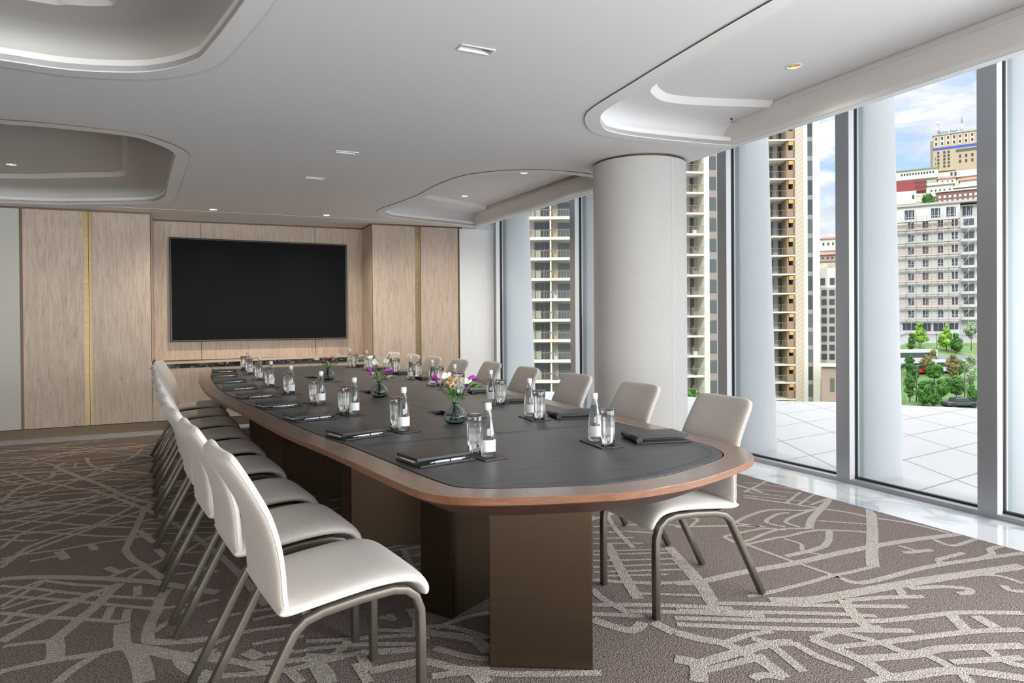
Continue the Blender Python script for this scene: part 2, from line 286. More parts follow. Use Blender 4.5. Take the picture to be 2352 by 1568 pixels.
# ================================================================== ROOM SHELL
CARPET = [[0.06,[[-0.91,4.25],[-0.81,4.23],[-0.7,4.18],[-0.57,4.11],[-0.41,4.01],[-0.3,3.93],[-0.2,3.86],[-0.13,3.79],[-0.06,3.72],[0.1,3.56]]],[0.05,[[-0.28,5.56],[-0.32,5.34],[-0.34,4.89],[-0.36,4.55],[-0.36,4.46],[-0.31,4.27],[-0.24,4.12],[-0.15,3.88]]],[0.05,[[-0.28,5.56],[-0.46,5.84],[-0.69,6.39],[-0.89,6.79],[-1.11,7.27],[-1.14,7.39],[-1.1,7.56]]],[0.05,[[-0.32,4.86],[-0.22,4.54]]],[0.035,[[-1.32,6.19],[-1.25,6.13],[-1.04,5.97],[-0.8,5.8],[-0.57,5.63],[-0.32,5.47]]],[0.035,[[-1.24,5.83],[-1.04,5.71],[-0.74,5.49],[-0.52,5.33],[-0.32,5.18]]],[0.035,[[-1.18,5.54],[-0.85,5.31],[-0.62,5.12],[-0.36,4.94]]],[0.035,[[-1.12,5.27],[-0.97,5.16],[-0.73,4.99],[-0.49,4.81],[-0.3,4.72]]],[0.035,[[-1.08,5.05],[-0.93,4.94],[-0.86,4.92]]],[0.035,[[-1.03,4.83],[-0.97,5.16],[-0.84,5.31],[-0.7,5.47],[-0.58,5.65],[-0.41,5.82],[-0.3,5.94]]],[0.035,[[-1.16,5.43],[-1.09,5.49],[-0.94,5.66],[-0.8,5.8],[-0.69,5.99],[-0.58,6.17],[-0.43,6.34],[-0.32,6.43]]],[0.045,[[-1.29,6.08],[-1.28,6.5],[-1.23,6.75],[-1.17,6.78],[-1.11,6.87],[-1.11,7.0],[-1.15,7.12],[-1.37,7.24],[-1.55,7.29]]],[0.04,[[-1.47,7.29],[-1.31,6.98],[-1.14,6.68],[-0.98,6.51],[-0.8,6.25],[-0.61,6.17]]],[0.035,[[-1.48,6.97],[-1.34,6.78],[-1.24,6.67]]],[0.04,[[-0.95,4.45],[-0.92,4.61],[-0.89,4.78],[-0.74,4.99],[-0.6,5.1],[-0.52,5.24],[-0.39,5.51]]],[0.035,[[-0.98,4.61],[-0.95,4.63],[-0.86,4.65],[-0.69,4.65],[-0.56,4.69],[-0.36,4.7],[-0.24,4.72]]],[0.035,[[-0.83,4.5],[-0.7,4.53]]],[0.055,[[-0.71,4.62],[-0.65,4.45]]],[0.05,[[-0.56,4.68],[-0.52,4.55]]],[0.035,[[-0.38,4.08],[-0.32,4.12],[-0.23,4.1]]],[0.05,[[-0.43,4.2],[-0.35,4.06]]],[0.035,[[-0.41,4.02],[-0.32,4.12]]],[0.035,[[-0.31,3.97],[-0.24,4.09]]],[0.035,[[-0.85,3.96],[-0.79,4.05],[-0.71,4.14]]],[0.035,[[-0.89,4.15],[-0.74,4.04],[-0.55,3.88],[-0.39,3.76],[-0.15,3.6]]],[0.035,[[-0.71,4.14],[-0.54,3.99],[-0.34,3.86]]],[0.035,[[-0.86,4.0],[-0.7,3.89],[-0.52,3.76],[-0.38,3.65],[-0.16,3.48]]],[0.04,[[-0.81,3.76],[-0.71,3.69],[-0.59,3.6],[-0.44,3.5],[-0.29,3.4]]],[0.06,[[-0.73,3.41],[-0.68,3.5],[-0.61,3.6],[-0.51,3.74],[-0.46,3.82],[-0.37,3.87],[-0.34,3.91]]],[0.035,[[-0.77,3.59],[-0.7,3.61],[-0.64,3.63]]],[0.035,[[-0.77,3.6],[-0.72,3.75],[-0.57,3.78],[-0.43,3.81]]],[0.035,[[-0.81,3.8],[-0.74,3.85],[-0.6,3.94]]],[0.035,[[-0.82,3.83],[-0.77,3.95],[-0.7,4.12]]],[0.06,[[-0.53,3.33],[-0.47,3.5],[-0.41,3.67],[-0.38,3.81],[-0.35,3.88]]],[0.04,[[-0.71,3.36],[-0.63,3.35],[-0.53,3.33]]],[0.07,[[-0.53,3.33],[-0.51,3.23],[-0.5,3.13]]],[0.05,[[-0.67,3.12],[-0.58,3.13],[-0.48,3.13],[-0.38,3.12],[-0.29,3.13],[-0.27,3.16]]],[0.05,[[-0.46,2.93],[-0.42,3.02],[-0.35,3.12]]],[0.07,[[-0.29,3.38],[-0.27,3.16],[-0.23,3.11],[-0.16,3.05],[-0.06,2.95],[0.08,2.88]]],[0.08,[[-0.23,3.11],[-0.19,2.94],[-0.17,2.79]]],[0.055,[[-0.12,3.72],[-0.15,3.59],[-0.16,3.45],[-0.18,3.31],[-0.18,3.18],[-0.17,3.14],[-0.11,3.1],[-0.02,3.07],[0.08,3.05]]],[0.04,[[-0.17,3.22],[-0.11,3.31],[-0.03,3.42],[0.1,3.47]]],[0.045,[[-0.28,3.54],[-0.28,3.39]]],[0.045,[[-0.35,3.6],[-0.36,3.46]]],[0.045,[[-0.26,3.83],[-0.25,3.69]]],[0.06,[[-0.06,2.95],[-0.04,2.86],[0.01,2.76],[0.04,2.69]]],[0.035,[[0.08,2.94],[-0.02,2.93]]],[0.035,[[-0.14,3.48],[-0.07,3.47],[-0.02,3.47]]],[0.03,[[-0.18,4.5],[-0.07,4.49],[0.13,4.45]]],[0.035,[[-0.11,4.11],[0.01,4.0],[0.11,3.85]]],[0.03,[[-0.11,3.92],[-0.0,3.91],[0.11,3.95]]],[0.04,[[-0.22,4.12],[-0.14,4.23]]],[0.03,[[-0.12,4.28],[0.12,4.21]]],[0.035,[[-0.06,4.25],[0.1,4.53]]],[0.05,[[-0.2,4.41],[-0.15,4.24]]],[0.03,[[-0.31,5.02],[-0.07,4.92],[0.14,4.85]]],[0.03,[[-0.31,4.89],[0.14,4.7]]],[0.03,[[-0.31,4.77],[0.13,4.58]]],[0.03,[[-0.26,5.48],[-0.12,5.28],[0.02,5.17]]],[0.03,[[-1.73,8.12],[-1.44,7.94],[-1.15,7.67],[-0.9,7.65],[-0.38,7.68]]],[0.03,[[-1.67,7.86],[-1.27,7.61],[-1.12,7.35],[-0.79,7.17],[-0.38,6.69]]],[0.03,[[-1.79,8.41],[-1.36,8.17],[-0.95,8.06],[-0.51,7.66],[-0.37,7.46]]],[0.03,[[-1.83,8.62],[-1.26,8.36],[-0.83,8.18],[-0.32,8.01]]],[0.03,[[-1.87,8.83],[-1.13,8.42],[-0.39,7.81]]],[0.03,[[-1.63,7.69],[-1.42,7.8],[-1.22,8.12],[-0.98,8.36]]],[0.03,[[-1.5,7.62],[-1.31,7.91],[-1.03,8.29],[-0.85,8.39]]],[0.03,[[-1.37,7.55],[-1.08,8.04],[-0.7,8.31]]],[0.04,[[-0.95,7.72],[-0.88,7.37],[-0.78,7.1],[-0.58,6.82],[-0.38,6.69]]],[0.03,[[-0.48,8.0],[-0.54,7.59],[-0.63,7.2]]],[0.03,[[-0.99,7.28],[-1.0,7.51]]],[0.03,[[-0.97,6.68],[-0.67,6.58],[-0.32,6.34]]],[0.03,[[-0.84,6.73],[-0.78,7.03]]],[0.03,[[-0.76,6.45],[-0.6,6.55],[-0.35,6.67]]],[0.06,[[2.17,2.65],[2.29,2.61],[2.55,2.61],[2.8,2.59],[2.94,2.58],[3.28,2.58],[3.53,2.57],[3.85,2.54],[4.15,2.49],[4.2,2.48]]],[0.07,[[2.41,2.94],[2.29,2.63],[2.18,2.41],[2.16,2.36]]],[0.07,[[4.22,3.08],[3.81,2.77],[3.42,2.49],[3.25,2.36]]],[0.04,[[3.25,2.36],[3.06,2.36],[2.95,2.37],[2.78,2.36],[2.47,2.36],[2.37,2.37]]],[0.05,[[2.96,2.34],[2.99,2.24],[3.26,2.23],[3.44,2.23],[3.73,2.2],[4.19,2.12]]],[0.035,[[2.91,2.96],[2.93,2.62],[2.94,2.55],[2.96,2.36],[2.96,2.34]]],[0.035,[[2.9,3.09],[3.22,3.1],[3.33,3.01]]],[0.035,[[2.9,3.09],[2.91,2.96],[3.28,3.04],[3.49,2.97]]],[0.035,[[2.9,2.92],[3.16,2.93],[3.24,2.92],[3.51,2.92],[3.75,2.75]]],[0.05,[[3.57,2.89],[3.3,2.7],[2.96,2.68]]],[0.03,[[3.19,2.9],[3.2,2.78],[3.12,2.7],[3.16,2.6]]],[0.055,[[3.49,2.97],[3.7,3.12],[4.21,3.39]]],[0.04,[[2.76,3.37],[3.12,3.22],[3.26,3.12],[3.17,3.24],[3.21,3.29],[3.46,3.37],[3.62,3.37],[3.77,3.27],[3.89,3.24]]],[0.035,[[3.38,3.06],[3.35,3.19],[3.55,3.28],[3.65,3.27]]],[0.035,[[3.46,3.02],[3.46,3.13],[3.62,3.2],[3.87,3.25]]],[0.04,[[3.68,3.71],[3.82,3.45],[3.92,3.26],[4.01,3.09],[4.05,2.94],[4.15,2.74],[4.17,2.52]]],[0.03,[[3.67,3.06],[3.9,2.85]]],[0.025,[[4.0,4.04],[4.1,3.92],[4.19,3.71]]],[0.025,[[3.88,3.92],[4.13,3.58]]],[0.025,[[3.8,3.83],[3.96,3.57]]],[0.025,[[3.71,3.75],[4.0,3.4]]],[0.03,[[3.82,3.45],[4.16,3.62]]],[0.03,[[3.86,3.38],[4.24,3.53]]],[0.03,[[3.94,3.34],[4.19,3.4]]],[0.035,[[3.78,3.81],[4.32,3.99]]],[0.03,[[2.9,3.53],[3.0,3.44],[2.87,3.35]]],[0.08,[[2.43,2.29],[2.6,2.21],[2.8,2.18],[3.07,2.15],[3.43,2.1],[3.96,2.01]]],[0.05,[[2.75,2.13],[2.92,2.08],[3.11,2.0]]],[0.05,[[3.11,2.13],[3.03,2.04]]],[0.05,[[3.14,2.09],[3.31,2.03],[3.39,1.96],[3.34,1.93],[3.29,1.95]]],[0.045,[[3.59,1.91],[3.55,1.86],[3.6,1.82]]],[0.04,[[3.57,2.08],[3.7,1.99],[3.7,1.88]]],[0.05,[[2.18,2.38],[2.4,2.26],[2.55,2.17],[2.94,1.96]]],[0.045,[[1.97,2.4],[2.27,2.23],[2.57,2.06],[2.72,1.96]]],[0.05,[[1.91,2.34],[2.27,2.14],[2.65,1.94],[2.84,1.88],[3.08,1.82],[3.33,1.69]]],[0.05,[[1.88,2.29],[2.1,2.15],[2.27,2.05],[2.5,1.92],[2.73,1.8]]],[0.06,[[2.74,2.14],[2.65,2.02],[2.59,1.91]]],[0.06,[[3.04,1.84],[2.93,1.7]]],[0.06,[[3.11,1.77],[3.07,1.66]]],[0.045,[[2.29,1.94],[2.46,1.93],[2.64,1.88]]],[0.05,[[2.45,1.92],[2.51,1.79],[2.52,1.71],[2.58,1.64],[2.56,1.51],[2.52,1.45]]],[0.05,[[2.52,1.79],[2.73,1.74],[2.96,1.68],[3.15,1.6]]],[0.055,[[2.33,1.74],[2.53,1.67],[2.69,1.65],[3.0,1.52]]],[0.045,[[2.31,1.85],[2.52,1.79]]],[0.05,[[2.61,1.57],[2.89,1.47]]],[0.06,[[1.83,2.23],[1.88,2.14],[1.94,2.07],[1.96,1.94],[1.97,1.88],[1.95,1.77]]],[0.045,[[1.94,2.07],[2.07,2.08],[2.2,2.06]]],[0.05,[[2.07,2.05],[2.1,1.98],[2.05,1.77]]],[0.05,[[2.2,1.95],[2.19,1.83],[2.23,1.7]]],[0.06,[[2.29,1.94],[2.32,1.72],[2.31,1.6],[2.46,1.56],[2.59,1.51],[2.73,1.38]]],[0.06,[[1.73,1.99],[1.86,1.99],[2.01,1.99],[2.12,1.98],[2.2,1.95]]],[0.07,[[1.68,2.06],[1.73,1.99],[1.65,1.89]]],[0.05,[[1.73,1.94],[1.88,1.93],[2.01,1.92]]],[0.05,[[1.84,1.82],[1.9,1.82],[1.95,1.77]]],[0.05,[[2.31,1.6],[2.19,1.62]]],[0.05,[[3.59,2.42],[3.78,2.38]]],[0.035,[[3.68,2.51],[3.69,2.38]]],[0.04,[[3.97,2.49],[3.95,2.37],[4.19,2.38],[4.32,2.37]]],[0.045,[[3.66,2.27],[3.89,2.27]]],[0.045,[[3.66,2.27],[3.63,2.22],[3.83,2.18],[4.01,2.19],[4.08,2.24],[4.21,2.24]]],[0.05,[[2.85,1.59],[2.8,1.48],[2.83,1.43]]],[0.04,[[0.93,2.72],[1.07,2.76],[1.2,2.76]]],[0.06,[[0.9,2.87],[0.88,2.72],[1.04,2.56],[1.05,2.43]]],[0.04,[[0.79,2.95],[0.79,2.87]]],[0.045,[[0.8,2.77],[0.98,2.72],[1.1,2.54]]],[0.04,[[0.41,2.85],[0.57,2.79],[0.68,2.76],[0.86,2.69]]],[0.04,[[0.4,2.78],[0.61,2.72],[0.85,2.61]]],[0.04,[[0.39,2.73],[0.54,2.66],[0.82,2.57]]],[0.06,[[0.41,2.69],[0.43,2.49]]],[0.05,[[0.59,2.66],[0.59,2.5]]],[0.055,[[0.59,2.5],[0.72,2.49],[0.81,2.47],[0.9,2.36],[1.0,2.3]]],[0.07,[[0.95,2.31],[0.95,2.23]]],[0.05,[[0.87,2.56],[0.96,2.44],[1.03,2.38]]],[0.03,[[0.98,3.76],[1.21,3.75]]],[0.03,[[0.98,3.63],[1.16,3.62]]],[0.03,[[0.97,3.54],[1.09,3.39]]],[0.04,[[1.09,3.75],[1.04,3.37]]],[0.05,[[0.79,2.36],[0.94,2.32],[1.08,2.23],[1.37,2.1]]],[0.03,[[2.17,3.41],[2.4,3.32]]],[0.03,[[2.12,3.34],[2.39,3.21]]],[0.03,[[2.05,3.23],[2.48,3.05]]],[0.03,[[2.02,3.18],[2.43,3.01]]],[0.03,[[1.97,3.1],[2.37,2.93]]],[0.03,[[1.92,3.02],[2.35,2.86]]],[0.03,[[1.88,2.96],[2.35,2.77]]],[0.03,[[1.9,2.89],[2.21,2.76]]],[0.06,[[2.2,3.31],[1.99,2.83],[1.89,2.58]]],[0.06,[[2.48,3.09],[2.29,2.6],[2.17,2.38]]],[0.04,[[2.54,3.83],[2.39,3.49],[2.29,3.17]]],[0.05,[[1.82,2.87],[2.07,2.7],[2.31,2.61]]],[0.05,[[1.76,2.78],[1.74,2.65],[1.76,2.49]]],[0.035,[[1.93,2.63],[2.21,2.46]]],[0.05,[[1.66,2.62],[1.95,2.47],[2.21,2.3]]],[0.05,[[1.75,2.5],[2.02,2.35],[2.28,2.18]]],[0.05,[[1.61,2.54],[1.8,2.42]]],[0.06,[[1.76,2.37],[1.67,2.33],[1.6,2.44],[1.58,2.5]]],[0.06,[[1.8,2.35],[1.82,2.23]]],[0.03,[[2.3,3.61],[2.67,3.48],[2.86,3.32]]],[0.03,[[2.42,3.45],[2.56,3.34]]],[0.03,[[2.23,3.51],[2.41,3.44]]],[0.04,[[-0.01,2.94],[0.17,3.05],[0.36,3.03],[0.42,3.01]]],[0.035,[[0.21,2.92],[0.28,2.92],[0.41,2.9]]],[0.06,[[0.18,2.87],[0.23,2.79]]],[0.035,[[0.25,2.81],[0.4,2.77]]],[0.05,[[0.07,2.9],[0.17,2.77],[0.38,2.7],[0.49,2.68],[0.58,2.79]]],[0.05,[[-0.01,2.9],[0.1,2.83],[0.17,2.77],[0.28,2.65],[0.44,2.65],[0.61,2.65],[0.83,2.57]]],[0.05,[[0.43,2.65],[0.45,2.56],[0.45,2.48]]],[0.045,[[0.02,2.78],[0.09,2.71],[0.28,2.65]]],[0.04,[[0.74,2.94],[0.8,2.88]]],[0.05,[[0.89,2.96],[0.88,2.79],[0.86,2.64]]],[0.04,[[0.7,2.82],[0.87,2.72]]],[0.05,[[0.56,2.58],[0.57,2.42]]],[0.04,[[0.23,3.16],[0.35,3.17]]],[0.035,[[0.05,3.23],[0.18,3.26],[0.35,3.24]]],[0.05,[[0.32,2.63],[0.35,2.53]]]]
X0, X1, Y0, Y1 = -6.0, 4.72, -5.0, 9.30
a = MB(); a.box(X0, 4.205, Y0, 8.93, -.12, -.01); struct(a.build('floor', 'stone'))
# carpet with its woven city-map lines
cm = MB(); cm.quad([(X0, Y0, 0), (4.205, Y0, 0), (4.205, 8.93, 0), (X0, 8.93, 0)], 0)
def clipx(p): return (min(max(p[0], X0+.01), 4.2), min(max(p[1], Y0+.01), 8.92))
zi = [0]
def ribbon(pts, w):
    w = w*.82 if w <= .05 else w*.92
    pts = [Vector(p) for p in pts]
    if len(pts) > 2 and w > 0: pts = [Vector(p) for p in catmull([tuple(p) for p in pts], False, 3)]
    zi[0] += 1; z = .0012+zi[0]*4e-6; L = []; Rr = []
    for i, p in enumerate(pts):
        e1 = (p-pts[i-1]).normalized() if i else (pts[1]-p).normalized(); e2 = (pts[i+1]-p).normalized() if i < len(pts)-1 else e1
        t = e1+e2
        if t.length < .2: t = e1
        t.normalize(); n = Vector((-t.y, t.x)); k = 1/max(.6, abs(n.dot(Vector((-e1.y, e1.x)))))
        L.append(clipx(p+n*w/2*k)); Rr.append(clipx(p-n*w/2*k))
    for i in range(len(pts)-1):
        q = [L[i], Rr[i], Rr[i+1], L[i+1]]
        if len(set(q)) < 4: continue
        ar = sum(q[k][0]*q[(k+1) % 4][1]-q[(k+1) % 4][0]*q[k][1] for k in range(4))
        cm.quad([(x, y, z) for x, y in (q if ar > 0 else q[::-1])], 1)
for w, pts in CARPET: ribbon(pts, w)
rng = random.Random(11)
def curve(x, y, an, ln, w, bend):
    P = [(x, y)]
    for i in range(6):
        an += bend*rng.uniform(.2, 1); x += math.cos(an)*ln/6; y += math.sin(an)*ln/6; P.append((x, y))
    ribbon(P, w)
for i in range(16): curve(-6, 2.2+i*.42+rng.uniform(-.1, .1), R(rng.uniform(-6, 12)), rng.uniform(2.5, 4.2), .045, R(2))
for i in range(12): curve(-5.6+i*.35, 2.4+rng.uniform(0, 1), R(rng.uniform(55, 80)), rng.uniform(2, 5), .045, R(-4))
for i in range(22): curve(-1.9+rng.uniform(-.3, .3), 5.2+i*.16, R(rng.choice((-14, 4, 24))+rng.uniform(-5, 5)), rng.uniform(1.2, 3.4), .045, R(3))
for i in range(9): curve(.3+i*.45, 3.2+rng.uniform(0, 1), R(rng.uniform(60, 110)), rng.uniform(2.5, 4.5), .05, R(4))
for i in range(20): curve(.3+rng.uniform(0, .8), 3.4+i*.27, R(rng.choice((-8, 6, 14))+rng.uniform(-4, 4)), rng.uniform(1.2, 2.8), .045, R(2))
for i in range(26): curve(rng.uniform(-6, 3.5), rng.uniform(-4.8, 1.2), R(rng.uniform(0, 180)), rng.uniform(1, 3), .05, R(5))
car = cm.build('carpet', ['carpet', 'carpet_line'], recalc=False)
tag(car, 'taupe wall-to-wall carpet woven with a pale city street-map pattern', 'carpet')
a = MB(); a.box(4.205, 4.83, Y0, Y1, -.12, .002); struct(a.build('trim_marble_border', 'marble'))
a = MB(); a.box(X0, 4.205, 8.93, 9.95, -.12, .002); struct(a.build('trim_stone_border', 'stone'))
# ---------------------------------------------------------------- ceiling with four curved recesses
CZ = 2.68
A_ = [(3.93, 4.08), (3.59, 4.12), (3.08, 4.15), (2.78, 4.11), (2.63, 3.99), (2.51, 3.82), (2.46, 3.64), (2.43, 3.2), (2.41, 2.89), (2.39, 2.43), (2.38, 1.9), (2.36, 1), (2.36, -1), (2.40, -2.6), (2.6, -2.9), (3.0, -3), (3.93, -3)]
B_ = [(3.78, 9.14), (3.45, 9.0), (3.0, 8.88), (2.54, 8.73), (2.32, 8.57), (2.2, 8.27), (2.2, 8.0), (2.25, 7.7), (2.34, 7.05), (2.35, 6.5), (2.42, 6.0), (2.6, 5.72), (2.85, 5.56), (3.13, 5.50), (3.56, 5.54), (3.90, 5.66)]
C_ = [(-1.7, 9.0), (-1.05, 8.82), (-.5, 8.55), (-.34, 8.35), (-.27, 8.1), (-.24, 7.9), (-.17, 6.85), (-.13, 6.3), (-.11, 6.04), (-.15, 5.86), (-.26, 5.67), (-.42, 5.54), (-.91, 5.5), (-1.17, 5.52), (-2.5, 5.55), (-4.2, 5.7), (-4.7, 6.2), (-4.8, 7.4), (-4.6, 8.7), (-4.0, 9.05)]
D_ = [(.21, 3.04), (.07, 3.69), (.01, 3.85), (-.12, 4.02), (-.29, 4.14), (-.58, 4.22), (-.87, 4.2), (-1.6, 4.12), (-3.2, 3.95), (-4.2, 3.7), (-4.7, 3.0), (-4.7, 1.2), (-4.4, .2), (-3, -.1), (-.6, -.1), (.1, .15), (.33, .8), (.36, 1.6), (.30, 2.4)]
def sm_open(P, k=5):      # smooth but keep the straight side against the bulkhead
    return catmull(P, False, k)
loops = {'A': sm_open(A_), 'B': sm_open(B_), 'C': catmull(C_, True, 4), 'D': catmull(D_, True, 4)}
rect_spots = [(1.31, 3.13, .17, .06), (1.14, 5.455, .17, .055), (1.065, 6.545, .17, .055)]
round_spots = [(.24, 8.78, 0), (1.57, 8.77, 0), (3.51, 3.09, .225), (3.3, 6.54, .225), (3.2, 8.06, .225), (-1.59, 8.05, .225)]
def rectl(cx, cy, w, d): return [(cx-w/2, cy-d/2), (cx+w/2, cy-d/2), (cx+w/2, cy+d/2), (cx-w/2, cy+d/2)]
def circ(cx, cy, r, n=20): return [(cx+r*math.cos(2*math.pi*i/n), cy+r*math.sin(2*math.pi*i/n)) for i in range(n)]
XB = 4.02      # outer edge of the flat ceiling, above the window pocket
outer = [(X0, Y0), (XB, Y0), (XB, 6.2), (3.88, 9.28), (3.88, 9.95), (X0, 9.95)]
holes = [loops[k] for k in 'ABCD'] + [rectl(*r) for r in rect_spots] + [circ(x, y, .038) for x, y, dz in round_spots if dz == 0]
c = MB(); c.plate([outer]+holes, CZ, CZ+.03)
ceil = struct(c.build('ceiling', 'ceil', tl=True))
def rimstrip(mb, La, za, Lb, zb, mi=0, skip=()):
    n = len(La)
    va = [mb.bm.verts.new((x, y, za)) for x, y in La]; vb = [mb.bm.verts.new((x, y, zb)) for x, y in Lb]
    for i in range(n):
        if i in skip: continue
        f = mb.bm.faces.new((va[i], va[(i+1) % n], vb[(i+1) % n], vb[i])); f.material_index = mi; f.smooth = abs(za-zb) > .001
steps = {
 'A': [(3.93, 3.68), (3.37, 3.85), (3.11, 3.88), (2.95, 3.81), (2.84, 3.70), (2.80, 3.5), (2.77, 3.0), (2.74, 2.34), (2.72, 1.4), (2.74, -2.2), (2.9, -2.6), (3.93, -2.6)],
 'B': [(3.80, 8.70), (3.71, 8.67), (2.60, 8.12), (2.56, 8.05), (2.56, 7.9), (2.58, 7.3), (2.62, 6.5), (2.75, 6.05), (3.0, 5.88), (3.5, 5.86), (3.90, 5.9)],
 'C': [(-.47, 6.3), (-.58, 7.75), (-.61, 7.98), (-.72, 8.12), (-1.0, 8.25), (-1.81, 8.62), (-3.5, 8.7), (-4.3, 8.4), (-4.45, 7.4), (-4.4, 6.4), (-4.0, 6.0), (-2.5, 5.9), (-.75, 5.9), (-.52, 5.98)],
 'D': [(-.22, 3.1), (-.31, 3.68), (-.37, 3.78), (-.54, 3.84), (-.71, 3.86), (-2, 3.75), (-3.6, 3.5), (-4.25, 2.9), (-4.3, 1.3), (-3.9, .5), (-2.6, .3), (-.6, .3), (-.2, .6), (-.12, 1.5), (-.16, 2.4)]}
for k in 'ABCD':
    L = loops[k]; n = len(L); skip = {n-1} if k in 'AB' else set()
    q = MB()
    g = offset(L, .105); g2 = offset(L, .112)
    # flat rim band standing slightly proud of the ceiling, then the lip and the hidden cove behind it
    if k in 'AB':
        for G in (g, g2):
            G[0] = (L[0][0], G[0][1]); G[-1] = (L[-1][0], G[-1][1])
            for i, p in enumerate(G): G[i] = (min(p[0], XB-.002 if p[1] < 6.2 else 3.88), p[1])
    rimstrip(q, L, CZ-.006, g, CZ-.006, 0, skip); rimstrip(q, g, CZ-.006, g, CZ, 1, skip)
    rimstrip(q, L, CZ-.006, L, CZ+.062, 0, skip)
    band = struct(q.build('trim_niche_rim', ['ceil_band', 'brass_dark'], tl=True, recalc=False))
    q = MB(); o1 = offset(L, .10); zt = CZ+.185
    if k in 'AB':
        o1 = [(min(p[0], 3.97 if p[1] < 6.2 else 3.86), p[1]) for p in o1]
    rimstrip(q, L, CZ+.062, o1, CZ+.062, 0, skip)
    prev, pz = o1, CZ+.062
    for d, z in ((.10, .085), (.09, .115), (.06, .145), (.015, .17), (-.05, .182), (-.12, .185)):
        cur = offset(L, d)
        if k in 'AB':
            cur = [(min(p[0], 3.97 if p[1] < 6.2 else 3.86), p[1]) for p in cur]
        rimstrip(q, prev, pz, cur, CZ+z, 0, skip); prev, pz = cur, CZ+z
    bmesh.ops.remove_doubles(q.bm, verts=q.bm.verts, dist=1e-5)
    S = catmull(steps[k], k in 'CD', 3)
    struct(q.build('trim_niche_cove', ['niche_shade_paint' if k in 'CD' else 'ceil'], tl=True, recalc=False))
    q = MB(); top = offset(L, .11)
    hs = [S]
    q.fill([top, S], zt); S2 = offset(S, -.045)
    if k in 'AB': S2[0] = (S[0][0], S2[0][1]); S2[-1] = (S[-1][0], S2[-1][1])
    rimstrip(q, S, zt, S2, zt+.042, 0, {len(S)-1} if k in 'AB' else set())
    pots = [circ(x, y, .038) for x, y, dz in round_spots if dz and {'A': x > 2 and y < 4.5, 'B': x > 2 and y > 5, 'C': x < 0, 'D': False}[k]]
    q.fill([S2]+pots, zt+.042)
    struct(q.build('trim_niche_top', ['niche_shade_paint' if k in 'CD' else 'ceil'], tl=True, recalc=False))
a = MB(); a.box(2.1, 4.015, -3.2, 4.6, 3.02, 3.03); a.box(1.9, 3.87, 5.2, 9.28, 3.02, 3.03); struct(a.build('trim_niche_lid', 'ceil'))
# roof slab above everything and an unseen block for the storeys above, added to shade the terrace
a = MB(); a.box(X0-.3, 4.95, Y0-.3, 10.4, 3.25, 3.5); struct(a.build('trim_roof_slab', 'ceil'))
a = MB(); a.box(X0-.3, 4.95, Y0-.3, 10.4, 3.5, 26); struct(a.build('wall_upper_shade_storeys', 'ceil'))
# bulkhead (pelmet) facing the room beside the window pocket
a = MB()
def strip_wall(P, x_off, z0, z1):
    for (xa, ya), (xb, yb) in zip(P, P[1:]):
        a.quad([(xa, ya, z0), (xb, yb, z0), (xb, yb, z1), (xa, ya, z1)])
for pts, t_ in (([(3.935, -3), (3.935, 4.24)], 0), ([(3.895, 5.5), (3.935, 6.2), (3.785, 9.26)], 0)):
    strip_wall(pts, 0, CZ-.004, 2.94)
struct(a.build('wall_bulkhead', 'plaster_warm', tl=True, recalc=False))
a = MB()
for (xa, ya), (xb, yb) in (((XB, Y0), (XB, 6.2)), ((XB, 6.2), (3.88, 9.28))):
    a.quad([(xa, ya, CZ), (xb, yb, CZ), (xb, yb, 3.3), (xa, ya, 3.3)])
struct(a.build('wall_pelmet_back', 'ceil', tl=True, recalc=False))
# linear air slot along the far end of the ceiling
a = MB(); a.box(-.93, 3.05, 8.965, 8.977, CZ-.003, CZ+.001, 0); a.box(-.93, 3.05, 8.977, 8.995, CZ-.002, CZ+.001, 1)
tag(a.build('air_slot', ['white_metal', 'gasket'], tl=True), 'long thin white linear air slot across the far end of the ceiling', 'air vent')
# recessed lamps
names = ['small round gilt downlight in the ceiling above the left side of the screen', 'small round gilt downlight in the ceiling above the right side of the screen',
 'round gilt downlight in the large near niche over the windows', 'round downlight in the far window niche, nearer the white column',
 'round downlight in the far window niche, nearer the back wall', 'round downlight in the left niche at the picture edge']
def spot(name, loc, e, parent, size=R(95), c=(1, .87, .7)):
    d = bpy.data.lights.new(name, 'SPOT'); d.energy = e; d.spot_size = size; d.spot_blend = 1.0; d.shadow_soft_size = .04; d.color = c
    o = bpy.data.objects.new(name, d); COL.objects.link(o); o.parent = parent; o.location = loc
for (x, y, dz), nm in zip(round_spots, names):
    z = CZ+dz+.002+.0105*x+(.005 if dz else 0)
    th = thing('downlight', nm, 'ceiling light', (x, y, z), 0, 'round downlights')
    q = MB(); q.lathe([(.052, 0), (.052, -.005), (.039, -.005), (.039, 0)], 24); q.build('trim_ring', 'white_metal', th)
    q = MB(); q.lathe([(.039, 0), (.036, .03), (.028, .06), (.001, .062)], 24); q.build('reflector', 'gold_reflector', th)
    q = MB(); q.lathe([(.0, .035), (.016, .037), (.018, .05), (.0, .055)], 14); q.build('bulb', 'lamp', th)
    spot('lamp_beam', (0, 0, -.01), (110 if x > 2 else (30 if x < 0 else 90)) if y > 6 else 25, th, R(150))
rn = ['white rectangular twin spotlight in the ceiling nearest the camera', 'white rectangular twin spotlight, middle one of the three in the ceiling', 'white rectangular twin spotlight in the ceiling, farthest of the three']
